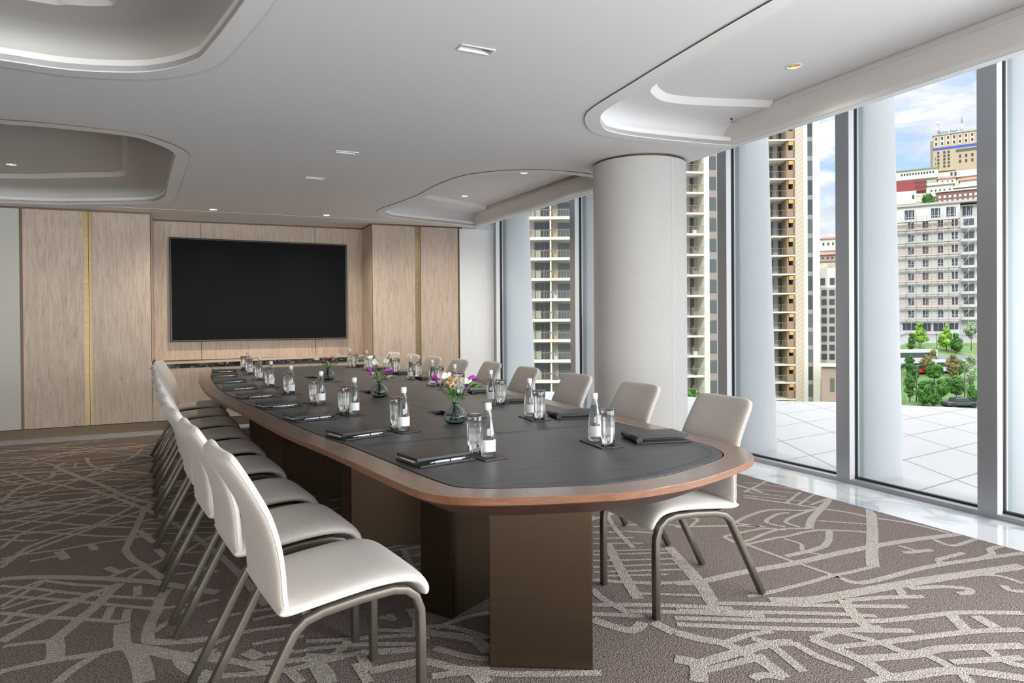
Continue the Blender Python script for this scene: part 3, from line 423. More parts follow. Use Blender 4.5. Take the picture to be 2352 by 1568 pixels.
for (x, y, w, d), nm in zip(rect_spots, rn):
    z = CZ+.002+.0105*x
    th = thing('recessed_spotlight', nm, 'ceiling light', (x, y, z), 0, 'rectangular spotlights')
    q = MB(); w2, d2 = w/2, d/2
    for x0, x1, y0, y1 in ((-w2-.008, w2+.008, -d2-.008, -d2), (-w2-.008, w2+.008, d2, d2+.008), (-w2-.008, -w2, -d2, d2), (w2, w2+.008, -d2, d2)): q.box(x0, x1, y0, y1, -.004, .001)
    q.build('trim_frame', 'white_metal', th)
    q = MB()
    for pa, pb in (((-w2, -d2), (w2, -d2)), ((w2, -d2), (w2, d2)), ((w2, d2), (-w2, d2)), ((-w2, d2), (-w2, -d2))):
        q.quad([(pa[0], pa[1], 0), (pb[0], pb[1], 0), (pb[0]*.85, pb[1]*.8, .06), (pa[0]*.85, pa[1]*.8, .06)])
    q.quad([(-w2*.85, -d2*.8, .06), (w2*.85, -d2*.8, .06), (w2*.85, d2*.8, .06), (-w2*.85, d2*.8, .06)]); q.build('housing', 'white_metal', th)
    for sx in (-1, 1):
        q = MB(); q.lathe([(0, .02), (.018, .022), (.02, .055)], 16, (sx*.042, 0, 0)); q.build('bulb', 'chrome', th)
# ---------------------------------------------------------------- walls
a = MB(); a.box(X0-.1, X0, Y0, 9.95, -.1, 3.2); struct(a.build('wall_left', 'fabric_wall'))
a = MB(); a.box(X0, 4.9, Y0-.1, Y0, -.1, 3.2); struct(a.build('wall_rear', 'fabric_wall'))
# far wall: structure behind the cladding; screen recess between x -.45 and 2.28, back at y 9.90
YW = 9.30
for nm_, bx in (('wall_back_left', (X0, -.47, YW+.035, 9.9, 0, 2.70)), ('wall_back_right', (2.30, 3.66, YW+.035, 9.9, 0, 2.76)), ('wall_back', (X0, 3.66, 9.935, 10.0, 0, 2.76))):
    a = MB(); a.box(*bx); struct(a.build(nm_, 'brass_dark'))
def ztop(x): return CZ+.002+.0105*x
def panel(name, x0, x1, y, m, label, z0=.115, gap=.022, th_=.03, grp=None):
    q = MB(); v = q.box(x0, x1, y, y+th_, z0, 2.6)
    for p in v:
        if p.co.z > 2: p.co.z = ztop(p.co.x)-gap
    o = q.build(name, m, bevel=.002)
    return tag(o, label, 'wall panel', grp)
panel('fabric_wall_panel', X0, -1.775, YW, 'fabric_wall', 'pale grey woven wall panel at the left edge of the room')
panel('wood_wall_panel', -1.745, -1.155, YW, 'oak', 'tall pale oak wall panel to the left of the left brass channel')
panel('wood_wall_panel', -1.065, -.448, YW, 'oak', 'tall pale oak wall panel between the left brass channel and the screen recess')
panel('wood_wall_panel', 2.283, 2.912, YW, 'oak', 'tall pale oak wall panel between the screen recess and the right brass channel')
panel('wood_wall_panel', 3.0, 3.575, YW, 'oak', 'tall pale oak wall panel to the right of the right brass channel', gap=.02)
panel('white_wall_panel', 3.60, 4.15, YW-.01, 'white_panel', 'pale translucent wall panel beside the farthest window', z0=.03)
for x0, x1, lb in ((-1.155, -1.065, 'vertical brushed brass channel in the left wood wall'), (2.912, 3.0, 'vertical brushed brass channel in the right wood wall')):
    th = thing('brass_channel', lb, 'wall trim', (0, 0, 0), 0, 'brass channels')
    xm = x0+.055; q = MB()
    for xa, xb, y in ((x0, xm-.004, YW+.006), (xm, x1-.012, YW+.012), (x1-.012, x1, YW+.02)):
        v = q.box(xa, xb, y, YW+.034, .115, 2.6)
        for p in v:
            if p.co.z > 2: p.co.z = ztop(p.co.x)-.022
    q.build('plate', 'brass', th)
    q = MB(); q.box(xm-.004, xm, YW+.025, YW+.034, .115, ztop(x0)-.03); q.build('groove', 'gasket', th)
a = MB()
for x0, x1 in ((-1.775, -1.745), (3.575, 3.60)):
    a.box(x0, x1, YW+.012, YW+.034, .1, ztop(x0)-.01)
struct(a.build('trim_vertical_gap', 'brass_dark'))
a = MB()
for x0, x1 in ((X0, -.448), (2.283, 3.62)):
    v = a.box(x0, x1, YW+.004, YW+.034, 0, .022)
    for p in v: p.co.z += ztop(p.co.x)-.022
struct(a.build('trim_shadow_gap', 'brass_dark', bevel=.0))
a = MB(); a.box(X0, 3.6, YW-.005, YW+.034, .002, .108); struct(a.build('baseboard_back', 'brass_base'))
# recess lining
a = MB(); a.box(-.447, 2.283, 9.87, 9.93, .8, 2.62)
def zt2(p, lo=2):
    if p.co.z > lo: p.co.z = ztop(p.co.x)-.02
grp = 'oak panels behind the screen'
a.bm.free()
for x0, x1, lb in ((-.447, .108, 'oak back panel of the recess, left of the screen'), (.114, 1.60, 'wide oak back panel of the recess, middle one behind the screen'), (1.606, 2.283, 'oak back panel of the recess, right of the screen')):
    q = MB(); v = q.box(x0, x1, 9.88, 9.93, .83, 2.6); [zt2(p) for p in v]
    tag(q.build('recess_panel', 'oak'), lb, 'wall panel')
for x0, x1, nm_ in ((-.456, -.449, 'left'), (2.285, 2.292, 'right')):
    a = MB(); v = a.box(x0, x1, YW, 9.93, .85, 2.6); [zt2(p) for p in v]
    struct(a.build('wall_recess_'+nm_, 'oak'))
# console below the screen
th = thing('console_cabinet', 'low oak wall console with a black veined marble edge under the screen', 'cabinet', (0, 0, 0))
q = MB(); q.box(-.446, 2.282, YW+.012, 9.9, .11, .79); q.build('body', 'brass_dark', th)
for x0, x1 in ((-.444, .225), (.231, 1.42), (1.426, 2.28)):
    q = MB(); q.box(x0, x1, YW, YW+.012, .115, .757); q.build('door', 'oak', th, bevel=.001)
q = MB(); v = q.box(-.446, 2.282, YW-.002, YW+.04, .760, .812)
for p in v: p.co.z += .012*(p.co.x)
q.build('marble_edge', 'black_marble', th)
q = MB(); v = q.box(-.446, 2.282, YW+.04, 9.9, .79, .815)
for p in v: p.co.z += .012*(p.co.x)
q.build('worktop', 'oak', th)
# wall screen
th = thing('wall_screen', 'large black flat screen hanging in the oak wall recess', 'television', (0, 9.8, 0))
def scr(m): return m
q = MB(); q.box(-.262, 2.040, 0, .055, 1.072, 2.447); q.build('body', 'bezel', th, bevel=.008)
q = MB(); q.quad([(-.240, -.001, 1.094), (2.018, -.001, 1.094), (2.018, -.001, 2.427), (-.240, -.001, 2.427)]); q.build('screen', 'screen', th)
q = MB(); q.box(.3, 1.5, .055, .075, 1.4, 2.1); q.build('wall_mount', 'gasket', th)
# ---------------------------------------------------------------- column
th = thing('column', 'round white fabric-clad column beside the windows', 'column', (3.64, 4.92, 0))
q = MB(); q.lathe([(.412, .06), (.412, 2.70)], 96); q.build('cladding', 'column', th)
q = MB(); q.lathe([(.404, 2.66), (.404, 2.73)], 96); q.build('brass_collar', 'brass_dark', th)
q = MB(); q.lathe([(.405, .004), (.405, .06)], 96); q.build('brass_foot', 'brass', th)
an = math.atan2(-.98, .18-.02)
q = MB()
for dv in (0,):
    ax = math.radians(-84.5); ca, sa = math.cos(ax), math.sin(ax)
    for w, r, mi in ((.004, .4135, 0),):
        p0 = Vector((ca*r, sa*r, 0)); tdir = Vector((-sa, ca, 0))*w
        q.quad([p0-tdir+Vector((0, 0, .06)), p0+tdir+Vector((0, 0, .06)), p0+tdir+Vector((0, 0, 2.70)), p0-tdir+Vector((0, 0, 2.70))])
q.build('seam', 'white_metal', th, recalc=False)
q = MB(); q.lathe([(.001, .07), (.40, .07)], 48); q.lathe([(.001, 2.65), (.40, 2.65)], 48); q.build('core', 'column', th)
# ---------------------------------------------------------------- windows
a = MB(); a.box(3.62, 4.30, 9.345, 9.44, 0, 3.3); struct(a.build('wall_window_end', 'white_panel'))
WL = [(4.72, -5.0), (4.72, 4.0), (4.68, 4.95), (4.40, 7.32), (4.155, 9.22), (4.14, 9.4)]      # room face of the glazing line
def xw(y):
    for (xa, ya), (xb, yb) in zip(WL, WL[1:]):
        if y <= yb: return xa+(xb-xa)*(y-ya)/(yb-ya)
    return WL[-1][0]
MY = [9.20, 7.30, 6.12, 4.93, 3.628, 2.545, 1.40, .25, -.9, -2.05, -3.2, -4.35]    # near edge of each mullion
ZT = 3.22
for i, y in enumerate(MY):
    x = xw(y+.06); yn = MY[i+1]+.122 if i+1 < len(MY) else Y0
    q = MB(); xa, xb = x+.085, xw(yn)+.085
    q.quad([(xa, y, .03), (xb, yn, .03), (xb, yn, ZT), (xa, y, ZT)])
    win = struct(q.build('window_%d' % (i+1), 'pane', recalc=False))
    q = MB(); wd = .122 if i else .05
    v = q.box(x, x+.04, y, y+wd, 0, ZT); q.build('mullion', 'alu', win)
    q = MB(); q.box(x+.0405, x+.062, y+.0005, y+.1, 0, ZT); q.build('mullion_reveal', 'alu_white', win)
    q = MB(); q.box(x+.0, x+.040, y-.0015, y-.0001, 0.03, ZT); q.build('lit_reveal_face', 'alu_white', win)  # paler plate: light falling on the mullion side put into the colour
    q = MB(); q.box(x+.0625, x+.098, y+.006, y+.1, 0, ZT); q.build('gasket', 'gasket', win)
    q = MB(); q.box(x+.0985, x+.112, y-.004, y+.1, 0, ZT); q.build('glazing_bead', 'alu_white', win)
    q = MB(); q.box(x+.1125, x+.165, y-.002, y+.1, 0, ZT); q.build('glass_edge', 'glass_edge', win)
    # sill rail between this mullion and the next one towards the camera
    q = MB(); xn = xw(yn)
    def rail(o0, o1, z0, z1):
        vs = [q.bm.verts.new(p) for p in ((x+o0, y, z0), (xn+o0, yn, z0), (xn+o1, yn, z0), (x+o1, y, z0), (x+o0, y, z1), (xn+o0, yn, z1), (xn+o1, yn, z1), (x+o1, y, z1))]
        for f in ((0, 1, 2, 3), (4, 5, 6, 7), (0, 1, 5, 4), (1, 2, 6, 5), (2, 3, 7, 6), (3, 0, 4, 7)): q.bm.faces.new([vs[j] for j in f])
    rail(0, .07, .0, .035); q.build('sill_rail', 'alu', win)
    q = MB(); rail(.07, .10, .0, .05); q.build('sill_gasket', 'gasket', win)
    # slanted fin standing outside
    q = MB(); F = [(x+.17, y, -.1), (x+.665, y, -.1), (x+.555, y, 3.3), (x+.17, y, 3.3)]
    vs = [q.bm.verts.new(p) for p in F] + [q.bm.verts.new((p[0], p[1]+.03, p[2])) for p in F]
    for f in ((0, 1, 2, 3), (7, 6, 5, 4), (0, 4, 5, 1), (1, 5, 6, 2), (2, 6, 7, 3), (3, 7, 4, 0)): q.bm.faces.new([vs[j] for j in f])
    if i < 6:
        ordn = ['farthest one, beside the pale end wall panel', 'showing between the far tower view and the round column', 'standing behind the round column', 'just right of the first view strip beside the column', 'between the two widest views of the city', 'at the right picture edge'][i]
        tag(q.build('facade_fin', 'fin'), 'white slanted outside fin, '+ordn, 'facade fin', 'facade fins')
    elif i < 9: struct(q.build('trim_outside_fin', 'fin'))
    else: q.bm.free()
a = MB(); a.box(3.9, 4.9, Y0, 9.4, 3.2, 3.25); struct(a.build('trim_pocket_top', 'ceil'))
# white terrace outside
tm = mat('white_terrace_panels', (.8, .8, .79), .35, spec=.4); t = tm.node_tree
tc = N(t, 'ShaderNodeTexCoord')
def lines(nx, ny, off, sp):
    d = N(t, 'ShaderNodeVectorMath', operation='DOT_PRODUCT'); d.inputs[1].default_value = (nx, ny, 0); K(t, tc.outputs['Object'], d.inputs[0])
    a1 = N(t, 'ShaderNodeMath', operation='SUBTRACT'); K(t, d.outputs['Value'], a1.inputs[0]); a1.inputs[1].default_value = off
    a2 = N(t, 'ShaderNodeMath', operation='PINGPONG'); K(t, a1.outputs[0], a2.inputs[0]); a2.inputs[1].default_value = sp/2
    a3 = N(t, 'ShaderNodeMath', operation='LESS_THAN'); K(t, a2.outputs[0], a3.inputs[0]); a3.inputs[1].default_value = .009; return a3
l1 = lines(.883, -.469, 3.44, .79); l2 = lines(-.14, .99, 5.08, .632)
mxx = N(t, 'ShaderNodeMath', operation='MAXIMUM'); K(t, l1.outputs[0], mxx.inputs[0]); K(t, l2.outputs[0], mxx.inputs[1])
rr = ramp(t, [(0, (.345, .34, .335)), (1, (.12, .12, .12))], mxx.outputs[0]); K(t, rr.outputs[0], BS(tm).inputs['Base Color'])
edge = catmull([(12.5, -6), (12.2, -3), (11.9, 0), (11.5, 2.5), (11.0, 4.4), (10.4, 5.9), (9.9, 6.57), (9.3, 7.4), (8.63, 7.95), (7.8, 9.1), (6.8, 10.3), (5.6, 11.4), (3.8, 12.4)], False, 3)
a = MB(); a.prism([(4.83, -6)]+edge+[(3.8, 10.2), (4.83, 9.4)], -.5, -.02); a.bm.faces.ensure_lookup_table()
struct(a.build('trim_terrace', tm))
# ================================================================== CONFERENCE TABLE
T_out = [(1.31, 1.823), (1.10, 1.875), (.94, 1.93), (.80, 2.00), (.71, 2.09), (.66, 2.25), (.60, 2.62), (.53, 3.05), (.45, 3.45), (.38, 3.9), (.30, 4.5), (.20, 5.17), (.11, 5.94), (.07, 6.71), (.055, 7.4), (.06, 7.95), (.09, 8.4), (.20, 8.72), (.42, 8.92), (.80, 9.02), (1.2, 9.05), (1.6, 9.0), (1.9, 8.86), (2.08, 8.62), (2.14, 8.3), (2.19, 7.7), (2.25, 7.0), (2.31, 6.3), (2.355, 5.5), (2.33, 4.8), (2.31, 4.1), (2.29, 3.67), (2.27, 3.2), (2.255, 2.8), (2.24, 2.5), (2.205, 2.26), (2.13, 2.10), (2.02, 2.0), (1.80, 1.905), (1.56, 1.835)]
T_out = [(x, min(y, 8.98)) if y > 8.98 else (x, y) for x, y in T_out]
TO = catmull(T_out, True, 4)
TI = offset(TO, -.118)                      # inner edge of the wooden rim
tb = thing('conference_table', 'long boat-shaped walnut conference table with charcoal leather inlay on bronze pedestals', 'table', (0, 0, 0))
q = MB(); q.plate([TO, TI], .724, .75, 0, 1); q.build('wood_rim', ['walnut', 'walnut_edge'], tb, bevel=.0015)
# tapering skirt below the rim
q = MB(); O2 = offset(TO, -.005); O3 = offset(TO, -.13); n = len(O2)
def band(mb, L1, z1, L2, z2, mi=0, sm=True):
    va = [mb.bm.verts.new((x, y, z1)) for x, y in L1]; vb = [mb.bm.verts.new((x, y, z2)) for x, y in L2]
    for i in range(len(L1)):
        f = mb.bm.faces.new((va[i], va[(i+1) % len(L1)], vb[(i+1) % len(L1)], vb[i])); f.smooth = sm; f.material_index = mi
band(q, O2, .7238, offset(TO, -.012), .718); band(q, offset(TO, -.012), .718, O3, .655); q.fill([O3], .655)
q.build('skirt', 'walnut_skirt', tb)
q = MB(); q.fill([offset(TO, -.1)], .7235); q.build('under_board', 'walnut', tb)
# leather inlay with the two cable troughs cut out
LE = offset(TI, -.006)
def trough(cx, y0, y1, rot): return [(cx-.055, y0), (cx+.055, y0), (cx+.055-rot, y1), (cx-.055-rot, y1)]
H1, H2, H3 = trough(1.385, 3.55, 4.02, .01), trough(1.30, 4.98, 5.50, .02), trough(1.13, 6.7, 7.2, .04)
q = MB(); q.plate([LE, H1, H2, H3], .736, .7515); q.build('leather_inlay', 'leather', tb, bevel=.001)
def rope(mb, pts, w, z, closed=False, dash=None):
    m = len(pts); rngi = range(m if closed else m-1)
    for i in rngi:
        p, c = Vector(pts[i]), Vector(pts[(i+1) % m]); d = c-p; L = d.length
        if L < 1e-4: continue
        nn = Vector((-d.y, d.x))/L*w/2
        k = max(1, int(L/dash)) if dash else 1
        for j in range(k):
            s0, s1 = j/k, (j+(.62 if dash else 1))/k
            a0, a1 = p+d*s0, p+d*s1
            mb.quad([(a0.x+nn.x, a0.y+nn.y, z), (a0.x-nn.x, a0.y-nn.y, z), (a1.x-nn.x, a1.y-nn.y, z), (a1.x+nn.x, a1.y+nn.y, z)])
q = MB(); rope(q, offset(LE, -.045), .0025, .7520, True, .009)
def tw(y):      # inlay extent in x at a given y
    xs = []
    for i in range(len(LE)):
        (xa, ya), (xb, yb) = LE[i], LE[(i+1) % len(LE)]
        if (ya-y)*(yb-y) <= 0 and ya != yb: xs.append(xa+(xb-xa)*(y-ya)/(yb-ya))
    return min(xs), max(xs)
for y in (3.05, 4.56, 6.1, 7.63):
    xa, xb = tw(y+.0); rope(q, [(xa, y), (xb, y+.03)], .004, .7519); rope(q, [(xa+.05, y-.02), (xb-.05, y+.01)], .0025, .752, False, .009); rope(q, [(xa+.05, y+.02), (xb-.05, y+.05)], .0025, .752, False, .009)
for ya, yb, xa, xb in ((3.05, 3.55, 1.40, 1.385), (4.02, 4.98, 1.375, 1.30), (5.5, 6.7, 1.28, 1.13), (7.2, 7.63, 1.09, 1.05)): rope(q, [(xa, ya), (xb, yb)], .004, .7519)
q.build('stitching', 'stitch', tb, recalc=False)
for y in (3.05, 4.56, 6.1, 7.63):
    for sgn in (0, 1):
        q = MB(); e = tw(y)[sgn]; d = (-.118, .0) if sgn == 0 else (0, .118)
        rope(q, [(e+d[0]-(0.004 if sgn == 0 else 0), y), (e+d[1]+.004, y)], .003, .7504)
        q.build('rim_joint', 'brass_dark', tb, recalc=False)
for Hh in (H1, H2, H3):
    q = MB(); q.fill([Hh], .729); 
    q.build('cable_trough', 'walnut', tb)
    q = MB(); band(q, offset(Hh, .001), .7525, offset(Hh, -.006), .7525, sm=False); band(q, offset(Hh, -.006), .7525, offset(Hh, -.006), .735, sm=False); q.build('trough_frame', 'gasket', tb, recalc=False)
PED = [([(1.01, 2.32), (1.35, 2.13), (1.57, 2.52), (1.23, 2.71)], 'bronze'), ([(1.02, 2.77), (1.5, 3.03), (1.40, 3.19), (.93, 2.92)], 'bronze'),
 ([(.825, 3.90), (1.30, 3.765), (1.37, 3.98), (.89, 4.13)], 'bronze'), ([(.885, 4.48), (.936, 4.41), (1.38, 4.60), (1.32, 4.74)], 'walnut_dark'),
 ([(.626, 5.32), (1.05, 5.065), (1.16, 5.26), (.73, 5.53)], 'bronze'), ([(.55, 6.08), (.697, 5.94), (1.12, 6.17), (.99, 6.37)], 'walnut_dark'),
 ([(.511, 7.23), (.643, 7.09), (1.1, 7.3), (1.0, 7.5)], 'walnut_dark'), ([(1.5, 5.6), (1.75, 5.5), (1.85, 5.8), (1.6, 5.9)], 'bronze')]
for P, m_ in PED:
    q = MB(); q.prism(P, .003, .66); q.build('pedestal', m_, tb, bevel=.002)
# ================================================================== CHAIRS
def slab(name, prof, width, T, m, parent, ny=16, wrap=0, sub=4, edge=5, endr=.5):
    'upholstered pad: prof = centre line points (u, z), width(s) half width, T thickness'
    C = catmull([p for p in prof], False, sub); n = len(C); q = MB(); F = []; B = []
    tot = [0]
    for a, b in zip(C, C[1:]): tot.append(tot[-1]+math.hypot(b[0]-a[0], b[1]-a[1]))
    Ls = tot[-1]
    for i, (u, z) in enumerate(C):
        a, b = C[max(i-1, 0)], C[min(i+1, n-1)]; tx, tz = b[0]-a[0], b[1]-a[1]; l = math.hypot(tx, tz); nx, nz = -tz/l, tx/l
        s = tot[i]/Ls; hw = width(s, tot[i], Ls); fr = []; br = []
        de = min(tot[i], Ls-tot[i]); ke = math.sqrt(max(0, 1-(1-min(1, de/(T*endr)))**2)) if endr else 1
        for j in range(ny+1):
            t_ = -math.cos(math.pi*j/ny); t_ = math.copysign(abs(t_)**.85, t_)
            kt = (1-abs(t_)**6)**.5
            th = T/2*(.12+.88*kt)*(.12+.88*ke); y = hw*t_; bow = wrap*(t_**2)*s
            cu, cz = u+bow, z
            fr.append(q.bm.verts.new((cu+nx*th, y, cz+nz*th))); br.append(q.bm.verts.new((cu-nx*th, y, cz-nz*th)))
        F.append(fr); B.append(br)
    for i in range(n-1):
        for j in range(ny):
            q.bm.faces.new((F[i][j], F[i+1][j], F[i+1][j+1], F[i][j+1])).smooth = True
            q.bm.faces.new((B[i][j], B[i][j+1], B[i+1][j+1], B[i+1][j])).smooth = True
        for j in (0, ny): q.bm.faces.new((F[i][j], B[i][j], B[i+1][j], F[i+1][j])).smooth = True
    for i in (0, n-1):
        for j in range(ny): q.bm.faces.new((F[i][j], F[i][j+1], B[i][j+1], B[i][j])).smooth = True
    rimF = [Vector(F[i][0].co) for i in range(n)]; rimB = [Vector(F[i][ny].co) for i in range(n)]
    top = [Vector(v.co) for v in F[n-1]]
    o = q.build(name, m, parent)
    return o, rimF, rimB, top
def make_chair():
    t = thing('meeting_chair', 'x', 'chair')
    def bw(s, d, L):
        r = .045; e = L-d
        w = .222-.030*s
        if e < r: w -= r-math.sqrt(max(0, r*r-(r-e)**2))
        return w
    back, rf, rb, top = slab('backrest', [(.185, .450), (.178, .50), (.172, .57), (.158, .65), (.130, .735), (.088, .815), (.043, .89), (.015, .932)], bw, .048, 'chair_fab', t, wrap=.02, sub=4)
    for P in (rf, rb):
        q = MB(); q.tube([p+Vector((.001, 0, 0)) for p in P[2:-1]], .0022, 5); q.build('piping', 'chair_fab', back)
    def sw(s, d, L):
        r = .05; w = .228
        if d < r: w -= .5*(r-math.sqrt(max(0, r*r-(r-d)**2)))
        return w
    slab('seat', [(.655, .392), (.648, .425), (.620, .455), (.565, .472), (.48, .475), (.38, .468), (.28, .458), (.205, .450), (.165, .452)], sw, .046, 'chair_fab', t, sub=4)
    for s in (-1, 1):
        y = s*.213
        P = [(.632, y, .002), (.632, y, .30), (.630, y, .355), (.612, y, .402), (.578, y, .430), (.53, y, .441), (.42, y, .438), (.30, y, .426), (.245, y, .412), (.212, y, .385), (.190, y, .345), (.10, y, .175), (.012, y, .008)]
        q = MB(); q.tube([Vector(p) for p in P], .01, flat=(.0135, .017), ref=(0, 1, 0)); q.build('leg_frame', 'chair_metal', t)
    q = MB(); q.box(.40, .44, -.2, .2, .425, .445); q.box(.24, .28, -.2, .2, .415, .432); q.build('crossbar', 'chair_metal', t)
    q = MB(); q.box(.20, .60, -.19, .19, .437, .449); q.build('underseat', 'gasket', t)
    return t
ch0 = make_chair()
Lx = lambda y: .055-.0875*(y-2.28)+(.0045*(y-2.28)**2)
left = [(2.28, 'nearest the camera'), (2.895, 'second from the camera'), (3.48, 'third from the camera'), (4.21, 'fourth from the camera'), (4.88, 'fifth from the camera'), (5.55, 'sixth from the camera'), (6.23, 'seventh from the camera'), (6.92, 'eighth from the camera'), (7.72, 'farthest, nearest the wall screen')]
xs_left = [.030, -.058, -.134, -.195, -.24, -.28, -.315, -.355, -.355]
for i, ((y, lb), x) in enumerate(zip(left, xs_left)):
    lab = 'beige upholstered chair in the left row, '+lb
    rz = R((8, 7.5, 7.5, 6, 5, 3, 2, 0, -9)[i])
    if i == 0:
        ch0.location = (x, y, 0); ch0.rotation_euler = (0, 0, rz); ch0['label'] = lab; ch0['group'] = 'chairs on the left side of the table'
    else: dup(ch0, (x, y, 0), rz, lab, 'chairs on the left side of the table')
right = [(2.47, 2.575), (2.51, 3.33), (2.545, 4.12), (2.57, 4.95), (2.60, 5.76), (2.50, 6.34), (2.44, 6.98), (2.385, 7.58), (2.345, 8.27)]
rl = ['nearest the camera, whole frame visible', 'second from the camera', 'third from the camera', 'fourth from the camera', 'fifth from the camera', 'sixth from the camera', 'seventh from the camera', 'eighth from the camera', 'farthest from the camera']
for i, ((x, y), lb) in enumerate(zip(right, rl)):
    dup(ch0, (x, y, 0), math.pi+R((-1, 0, 0, 0, 1, 3, 4, 5, 6)[i]), 'beige upholstered chair in the window row, '+lb, 'chairs on the window side of the table')
# ================================================================== THINGS ON THE TABLE
TZ = .7520
def make_folio(side):
    t = thing('notebook', 'x', 'notebook'); s = side
    q = MB(); q.box(-.128, .128, -.105, .10, 0, .0078); q.build('lower_cover', 'black_leather', t, bevel=.002)
    q = MB(); q.box(-.115, .115, -.015, .09, .0080, .0175); q.build('pages', 'paper', t)
    q = MB(); q.box(-.126, .126, -.075, .10, .0177, .031); q.build('upper_cover', 'black_leather', t, bevel=.003)
    if s < 0:
        q = MB(); q.tube([(-.055, -.088, .0125), (.085, -.088, .0125)], .0046, 10); pen = q.build('pen', 'penwhite', t)
        q = MB(); q.tube([(.012, -.088, .0125), (.018, -.088, .0125)], .0051, 10); q.build('pen_ring', 'gasket', pen)
        q = MB(); q.tube([(.070, -.088, .0125), (.088, -.088, .0125)], .0049, 10); q.build('pen_button', 'chrome', pen)
        q = MB(); q.tube([(-.055, -.088, .0125), (-.080, -.088, .0110)], .0044, 10, r2=.001); q.build('pen_tip', 'chrome', pen)
    else:
        q = MB(); q.tube([(-.13, -.1, .0158), (-.13, .098, .0158)], .0155, 10); q.build('spine', 'black_leather', t)
    return t
nbL = make_folio(-1); nbR = make_folio(1)
def make_coaster():
    t = thing('coaster', 'x', 'coaster'); q = MB(); q.box(-.058, .058, -.112, .112, 0, .005); q.build('pad', 'coaster', t, bevel=.0015); return t
co0 = make_coaster()
def make_bottle():
    t = thing('water_bottle', 'x', 'bottle')
    O = [(.0, .0), (.024, .0), (.0295, .003), (.0312, .010), (.0312, .075), (.0305, .10), (.0275, .128), (.0205, .158), (.0150, .180), (.0132, .192), (.0132, .202)]
    I = [(.0114, .202), (.0114, .190), (.0132, .178), (.0186, .156), (.0256, .127), (.0286, .099), (.0292, .075), (.0292, .012), (.026, .006), (.0, .006)]
    q = MB(); q.lathe(O+I, 28); q.build('body', 'glass', t)
    q = MB(); q.lathe([(.0, .0058), (.0262, .0062), (.0294, .012), (.0294, .075), (.0288, .099), (.0258, .127), (.0188, .156), (.0160, .166), (.0, .166)], 28); q.build('water', 'water', t)
    q = MB(); q.lathe([(.0, .223), (.0135, .223), (.0150, .2215), (.0152, .203), (.0146, .2005), (.0132, .2005)], 24); q.build('cap', 'cap', t)
    q = MB(); q.lathe([(.0137, .1935), (.0142, .1935), (.0142, .2003), (.0137, .2003)], 24); q.build('cap_ring', 'cap', t)
    q = MB(); rr = .0316; K_ = 12
    for k in range(K_):
        a0, a1 = R(-168+k*125/K_), R(-168+(k+1)*125/K_)
        q.quad([(rr*math.cos(a0), rr*math.sin(a0), .024), (rr*math.cos(a1), rr*math.sin(a1), .024), (rr*math.cos(a1), rr*math.sin(a1), .072), (rr*math.cos(a0), rr*math.sin(a0), .072)]).smooth = True
    lab = q.build('label', 'label', t, recalc=False)
    q = MB(); rr = .03165
    for j in range(3):
        for k in range(5):
            a0, a1 = R(-160+k*2.2), R(-160+k*2.2+1.4); z = .028+j*.004
            q.quad([(rr*math.cos(a0), rr*math.sin(a0), z), (rr*math.cos(a1), rr*math.sin(a1), z), (rr*math.cos(a1), rr*math.sin(a1), z+.0018), (rr*math.cos(a0), rr*math.sin(a0), z+.0018)])
    q.build('print', 'grey_print', lab, recalc=False)
    return t
bo0 = make_bottle()
def make_glass():      # tall tumbler standing upside down
    t = thing('drinking_glass', 'x', 'glass')
    q = MB(); q.lathe([(.0295, .0), (.0305, .0), (.0325, .05), (.0352, .13), (.0355, .155), (.0335, .164), (.0, .165), ], 32)
    q.lathe([(.0295, .0), (.0312, .05), (.0336, .125), (.0325, .139), (.026, .146), (.0, .149)], 32); q.build('tumbler', 'glass', t); return t
gl0 = make_glass()
for o in (nbL, nbR, co0, bo0, gl0): o['_p'] = 1
ordw = ['nearest the camera', 'second from the camera', 'third from the camera', 'fourth from the camera', 'fifth from the camera', 'sixth from the camera', 'seventh from the camera', 'eighth from the camera', 'farthest from the camera']
# left row: bottle, glass, notebook centre, rotation ; right row the same
LR = [((1.105, 2.54), (1.09, 2.645), (.895, 2.60), 11), ((.985, 3.358), (.967, 3.432), (.745, 3.345), 17), ((.89, 4.09), (.843, 4.18), (.625, 4.06), 15), ((.80, 4.73), (.765, 4.81), (.525, 4.74), 15), ((.70, 5.50), (.685, 5.58), (.435, 5.42), 12), ((.622, 6.21), (.61, 6.30), (.365, 6.12), 10), ((.595, 7.0), (.59, 7.09), (.325, 6.87), 6), ((.567, 7.81), (.565, 7.9), (.30, 7.66), 3), ((.585, 8.46), (.545, 8.50), (.325, 8.32), 0)]
RR_ = [((1.692, 2.64), (1.686, 2.525), (1.99, 2.56), -14), ((1.79, 3.50), (1.785, 3.37), (2.04, 3.40), -12), ((1.862, 4.23), (1.888, 4.12), (2.08, 4.20), -11), ((1.86, 4.93), (1.86, 4.81), (2.11, 4.88), -8), ((1.905, 5.61), (1.975, 5.60), (2.13, 5.38), -4), ((1.93, 6.34), (2.005, 6.33), (2.13, 6.25), 0), ((1.93, 7.08), (1.99, 7.05), (2.10, 7.0), 4), ((1.857, 7.86), (1.925, 7.86), (2.04, 7.74), 6), ((1.76, 8.34), (1.83, 8.35), (1.98, 8.42), 10)]
first = {}
def put(src, loc, rz, label, group):
    if src.name not in first:
        first[src.name] = 1; src.location = loc; src.rotation_euler = (0, 0, rz); src['label'] = label; src['group'] = group; del src['_p']; return src
    o = dup(src, loc, rz, label, group)
    if '_p' in o: del o['_p']
    return o
